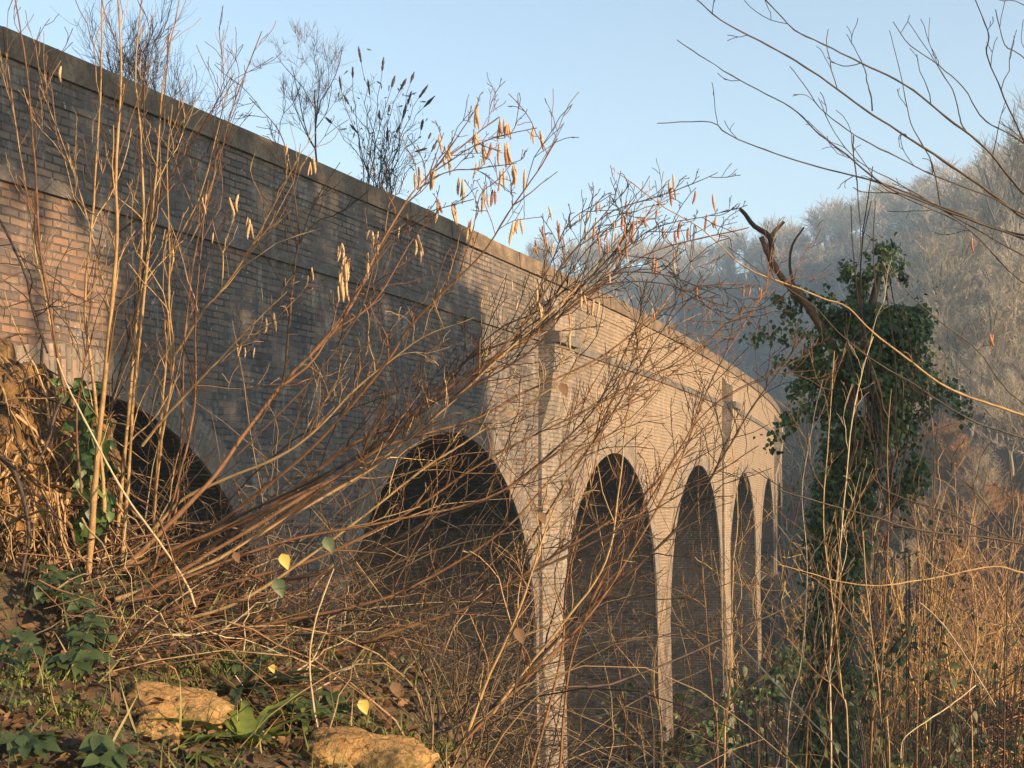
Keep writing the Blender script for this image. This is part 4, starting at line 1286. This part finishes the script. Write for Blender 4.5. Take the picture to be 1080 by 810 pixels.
# twiggy bushes in the thicket at the right
BUSH = [tree_proto('scrub_bush', 'x', 'bush', 31, 2.6, 'bark_dark', 'bark_red', 4, (4, 6), .85, .05, .006, .03, .4, 4), tree_proto('scrub_bush', 'x', 'bush', 33, 2.4, 'bark_red', 'bark_tan', 4, (4, 6), .9, .02, .006, .028, .42, 4)]
for k, (px, Y, sc, lab) in enumerate(((1010, 9.5, .95, 'twiggy dark bush in front of the golden shrubs at the right'), (950, 12., 1.1, 'reddish twiggy bush just right of the ivy foot'), (1075, 11., 1.2, 'twiggy bush cut by the right edge below the orange clump'), (830, 11., .8, 'small twiggy bush between the last pier and the ivy'),
        (900, 8.5, .8, 'low twiggy bush at the very foot of the ivy trunk'), (985, 15., 1.5, 'tall twiggy bush under the low yellow clump'), (1040, 17., 1.6, 'spreading tan bush before the bright yellow clump'), (740, 12., .9, 'low twiggy bush in front of the fourth arch'), (660, 13., 1.1, 'twiggy bush in front of the third arch'), (500, 11., 1., 'tangled bush in the mouth of the wide middle arch'), (430, 12., 1.1, 'tan twiggy bush at the left side of the wide middle arch'), (570, 10., .85, 'dark twiggy bush at the foot of the big pale pier'), (920, 19., 1.5, 'tan bush behind the ivy trunk on its right'), (1090, 20., 1.8, 'tall tan bush at the far right edge'))):
    x = (px - CX) / F * Y
    if k < 2:
        b_ = BUSH[k]; b_.location = (x, Y, g1(x, Y) - .1); b_.scale = (sc * 1.25, sc * 1.25, sc); b_['label'] = lab; b_['group'] = 'twiggy bushes below the viaduct'
    else:
        copy_tree(BUSH[k % 2], (x, Y, g1(x, Y) - .1), RNG.uniform(0, 6.28), (sc * 1.25, sc * 1.25, sc), lab, 'twiggy bushes below the viaduct')

GB = [tree_proto('golden_bush', 'x', 'bush', 35, 2.4, 'bark_tan', 'gold', 4, (4, 6), .8, .08, .008, .03, .42, 4), tree_proto('golden_bush', 'x', 'bush', 37, 2.4, 'bark_red', 'twig_orange', 4, (4, 6), .85, .05, .008, .03, .42, 4)]
for k, (px, Y, sc, lab) in enumerate(((915, 23, 1.5, 'rounded golden bush close to the ivy trunk on its right'), (1055, 22, 1.4, 'russet tangled bush low at the right edge'), (960, 24, 1.9, 'biggest golden bush in the middle of the lit thicket'), (1010, 25, 1.6, 'russet bush right of the biggest golden bush'), (1045, 28, 2.0, 'golden bush behind the russet ones near the right edge'), (1085, 26, 2.2, 'tall russet bush half cut by the right edge'), (985, 19, 1.2, 'low golden bush in front of the biggest one'), (900, 27, 1.6, 'russet bush peeping past the ivy trunk'))):
    x = (px - CX) / F * Y
    if k < 2:
        b_ = GB[k]; b_.location = (x, Y, g1(x, Y) - .1); b_.scale = (sc * 1.2, sc * 1.2, sc); b_['label'] = lab; b_['group'] = 'golden bushes on the lit slope'
    else:
        copy_tree(GB[k % 2], (x, Y, g1(x, Y) - .1), RNG.uniform(0, 6.28), (sc * 1.2, sc * 1.2, sc), lab, 'golden bushes on the lit slope')

# plants behind the parapet on the skyline
bt = tree_proto('birch_tree', 'slender bare birch with fine twigs standing behind the parapet at the top left', 'tree', 21, 6.6, 'bark_dark', 'bark_red', 4, (4, 6), .5, .3, .0026, .035, .55, 4)
p = vp(-8.2, -2.6, 1.); bt.location = (at(132, 300, 15.5)); bt.location.z = 1.4; bt.scale = (.82, .82, .82)
bt2 = tree_proto('birch_tree', 'smaller wispy birch left of the buddleia behind the parapet', 'tree', 23, 3.4, 'bark_dark', 'bark_red', 4, (3, 4), .6, .25, .0022, .018, .5, 3)
bt2.location = at(338, 225, 19.0)
bd = thing('buddleia_bush', 'dark seed headed buddleia sticking up above the middle of the parapet', 'bush', at(398, 235, 19.6))
mb, ms, ml = MB(), MB(), MB()
for (px, py) in ((381, 66), (403, 75), (413, 92), (422, 95), (433, 87), (442, 103), (447, 113), (372, 82), (360, 95), (410, 118), (425, 125), (444, 137), (452, 146), (400, 125), (438, 160), (390, 100), (368, 110), (418, 140), (430, 110), (455, 160), (350, 130), (377, 140), (408, 150)):
    b0 = at(398 + RNG.normal(0, 8), 235, 19.6)
    tip = at(px, py, 19.6 + RNG.normal(0, .3))
    mid = (b0 + tip) / 2 + np.array([(tip - b0)[0] * -.15, 0, .1])
    P = spline([b0, mid, tip], 12)
    R = np.linspace(.008, .003, 12)
    P[3:-1] += RNG.normal(0, .02, (8, 3))
    mb.tube(P, R, 4)
    twigs(mb, P, R, 9, .4, .25, .95, (25, 60), .2, 2, 3, None, .002)
    d = tip - P[-2]; d /= np.linalg.norm(d)
    L = RNG.uniform(.1, .22)
    t = np.linspace(0, 1, 9)[:, None]
    ms = MB()
    ms.tube(tip + d * L * t, .016 * RNG.uniform(.6, 1.3, 9) * np.sin(np.clip(t[:, 0] * .95 + .05, 0, 1) * math.pi) ** .6 + .003, 6)
    child(ms, 'seed_head', M['bark_dark'], bd)
    for k in range(6):
        q = P[RNG.integers(3, 12)] + RNG.normal(0, .07, 3)
        leaf(ml, q, RNG.normal(0, 1, 3) + np.array([0, 0, -.5]), RNG.normal(0, 1, 3), RNG.uniform(.05, .1), .022, .2, .3, 3)
child(mb, 'stems', M['bark_dark'], bd); child(ml, 'leaves', M['ivy'], bd)

# dense evergreens added out of view at the right to shade the near wall
def holly(label, x, y, zb, H, R_, seed):
    rs = np.random.default_rng(seed)
    root = thing('shade_holly', label, 'tree', (x, y, zb))
    mb = MB(); mb.tube(np.array([[x, y, zb + H * .9 * t] for t in np.linspace(0, 1, 8)]), np.linspace(.16, .03, 8), 8); child(mb, 'trunk', M['bark_grey'], root)
    mb = MB()
    for k in range(6500):
        t = rs.random() ** .85
        a = rs.uniform(0, 2 * math.pi)
        rr = R_ * max(0, 1 - (1.9 * t - .9) ** 2) ** .5 * (.3 + .7 * rs.random() ** .5) * (1 + .22 * math.sin(a * 3 + t * 11 + seed))
        p = np.array([x + rr * math.cos(a), y + rr * math.sin(a), zb + H * (.06 + .94 * t)])
        L = rs.uniform(.26, .44)
        leaf(mb, p, np.array([math.cos(a), math.sin(a), rs.normal(-.2, .4)]), np.array([0, 0, 1]) + rs.normal(0, .4, 3), L, L * .6, .2, .2, 2)
    child(mb, 'foliage', M['ivy'], root)


SD = np.array([.84, -.5426]); PD = np.array([.5426, .84])
for k, (pp, tt, ztop, R_, lab) in enumerate(((9.9, 12.5, 11.2, .85, 'narrow holly tree added for shade, nearest along the slope beyond the right edge'), (11.2, 11.5, 11.6, 1.1, 'broad holly tree added for shade on the slope beyond the right edge'), (12.6, 13.5, 12.2, 1.15, 'tall holly tree added for shade, second along the slope beyond the right edge'),
        (14.0, 12., 11.8, 1.15, 'dark holly tree added for shade, third along the slope beyond the right edge'), (15.4, 14., 11.6, 1.1, 'rounded holly tree added for shade, fourth along the slope beyond the right edge'), (16.6, 16., 9.6, .7, 'slim holly tree added for shade, farthest along the slope beyond the right edge'))):
    xy = PD * pp + SD * tt
    zb = g1(*xy) - .2
    holly(lab, xy[0], xy[1], zb, ztop - zb, R_, 80 + k)
for k, (pp, tt, z0_, z1_, R_, lab) in enumerate(((8.0, 12., 8.0, 11.4, 1.5, 'pine with a high crown, added for shade above the slope beyond the right edge'), (9.8, 13., 8.0, 12.0, 1.3, 'second pine with a high crown, added for shade beyond the right edge'))):  # unseen pines added so their high crowns shade the left parapet
    xy = PD * pp + SD * tt
    zb = g1(*xy) - .2
    rs = np.random.default_rng(120 + k)
    root = thing('shade_pine', lab, 'tree', (xy[0], xy[1], zb))
    mb = MB(); mb.tube(np.array([[xy[0], xy[1], zb + (z1_ - zb) * t] for t in np.linspace(0, .95, 10)]), np.linspace(.16, .03, 10), 8); child(mb, 'trunk', M['bark_red'], root)
    mb = MB()
    for q in range(4200):
        d = rs.normal(size=3); d /= np.linalg.norm(d)
        p = np.array([xy[0], xy[1], (z0_ + z1_) / 2]) + d * np.array([R_, R_, (z1_ - z0_) / 2]) * rs.random() ** .4 * (1 + .2 * math.sin(d[0] * 9 + d[2] * 7))
        L = rs.uniform(.24, .42)
        leaf(mb, p, d + rs.normal(0, .4, 3), np.array([0, 0, 1]) + rs.normal(0, .4, 3), L, L * .5, .2, .2, 2)
    child(mb, 'crown', M['ivy'], root)

# ------------------------------------------------------------------ haze
top = 0
bpy.context.view_layer.update()
for o in scene.objects:
    if o.type == 'MESH':
        for c in o.bound_box:
            w = o.matrix_world @ __import__('mathutils').Vector(c)
            top = max(top, w.z)
mb = MB()
x0, x1, y0, y1, z0, z1 = -152, 212, -42, 472, GMIN - 1, top + 1.5
mb.box_pts([np.array(p) for p in ((x0, y0, z0), (x1, y0, z0), (x1, y1, z0), (x0, y1, z0), (x0, y0, z1), (x1, y0, z1), (x1, y1, z1), (x0, y1, z1))])
hm_ = bpy.data.materials.new('pale haze'); hm_.use_nodes = True
nt = hm_.node_tree; nt.nodes.clear()
out = nt.nodes.new('ShaderNodeOutputMaterial')
pv = nt.nodes.new('ShaderNodeVolumePrincipled')
pv.inputs['Color'].default_value = (.66, .84, 1, 1)
pv.inputs['Density'].default_value = .0014
pv.inputs['Anisotropy'].default_value = .2
nt.links.new(pv.outputs[0], out.inputs['Volume'])
hz_ = mb.build('haze', hm_, smooth=False); tag(hz_, 'pale blue haze filling the valley', 'haze', kind='stuff')

# ------------------------------------------------------------------ light, sky, camera
EL, = (math.radians(13.5),)
sd = np.array([SD[0] * math.cos(EL), SD[1] * math.cos(EL), math.sin(EL)])
L = bpy.data.lights.new('sun', 'SUN'); L.energy = 5.0; L.angle = math.radians(.55); L.color = (1, .71, .41)
lo = bpy.data.objects.new('sun', L); COL.objects.link(lo)
from mathutils import Vector
lo.rotation_euler = Vector(sd).to_track_quat('Z', 'Y').to_euler()
w = bpy.data.worlds.new('World'); scene.world = w; w.use_nodes = True
nt = w.node_tree; nt.nodes.clear()
out = nt.nodes.new('ShaderNodeOutputWorld'); bg = nt.nodes.new('ShaderNodeBackground'); sk = nt.nodes.new('ShaderNodeTexSky')
sk.sky_type = 'NISHITA'; sk.sun_disc = False
sk.sun_elevation = EL
sk.sun_rotation = math.atan2(sd[0], sd[1])
sk.air_density = 1.; sk.dust_density = .1; sk.ozone_density = .6; sk.altitude = 600
bg.inputs[1].default_value = .115
nt.links.new(sk.outputs[0], bg.inputs[0]); nt.links.new(bg.outputs[0], out.inputs[0])

cam = bpy.data.cameras.new('camera'); cam.sensor_width = 36; cam.lens = 36 * F / 1080; cam.shift_y = (HY - 405) / 1080
cam.clip_start = .05; cam.clip_end = 3000
co = bpy.data.objects.new('camera', cam); COL.objects.link(co); co.location = (0, 0, 0); co.rotation_euler = (math.pi / 2, 0, 0)
scene.camera = co
scene.view_settings.view_transform = 'Standard'; scene.view_settings.look = 'None'; scene.view_settings.gamma = 1
scene.view_settings.exposure = 1.3
scene.render.engine = 'CYCLES'
cy = scene.cycles
cy.max_bounces = 6; cy.diffuse_bounces = 3; cy.glossy_bounces = 2; cy.transmission_bounces = 3; cy.volume_bounces = 1; cy.transparent_max_bounces = 8
cy.use_denoising = True
cy.denoiser = 'OPENIMAGEDENOISE'
cy.denoising_input_passes = 'RGB_ALBEDO_NORMAL'
cy.denoising_prefilter = 'ACCURATE'
cy.sample_clamp_indirect = 4
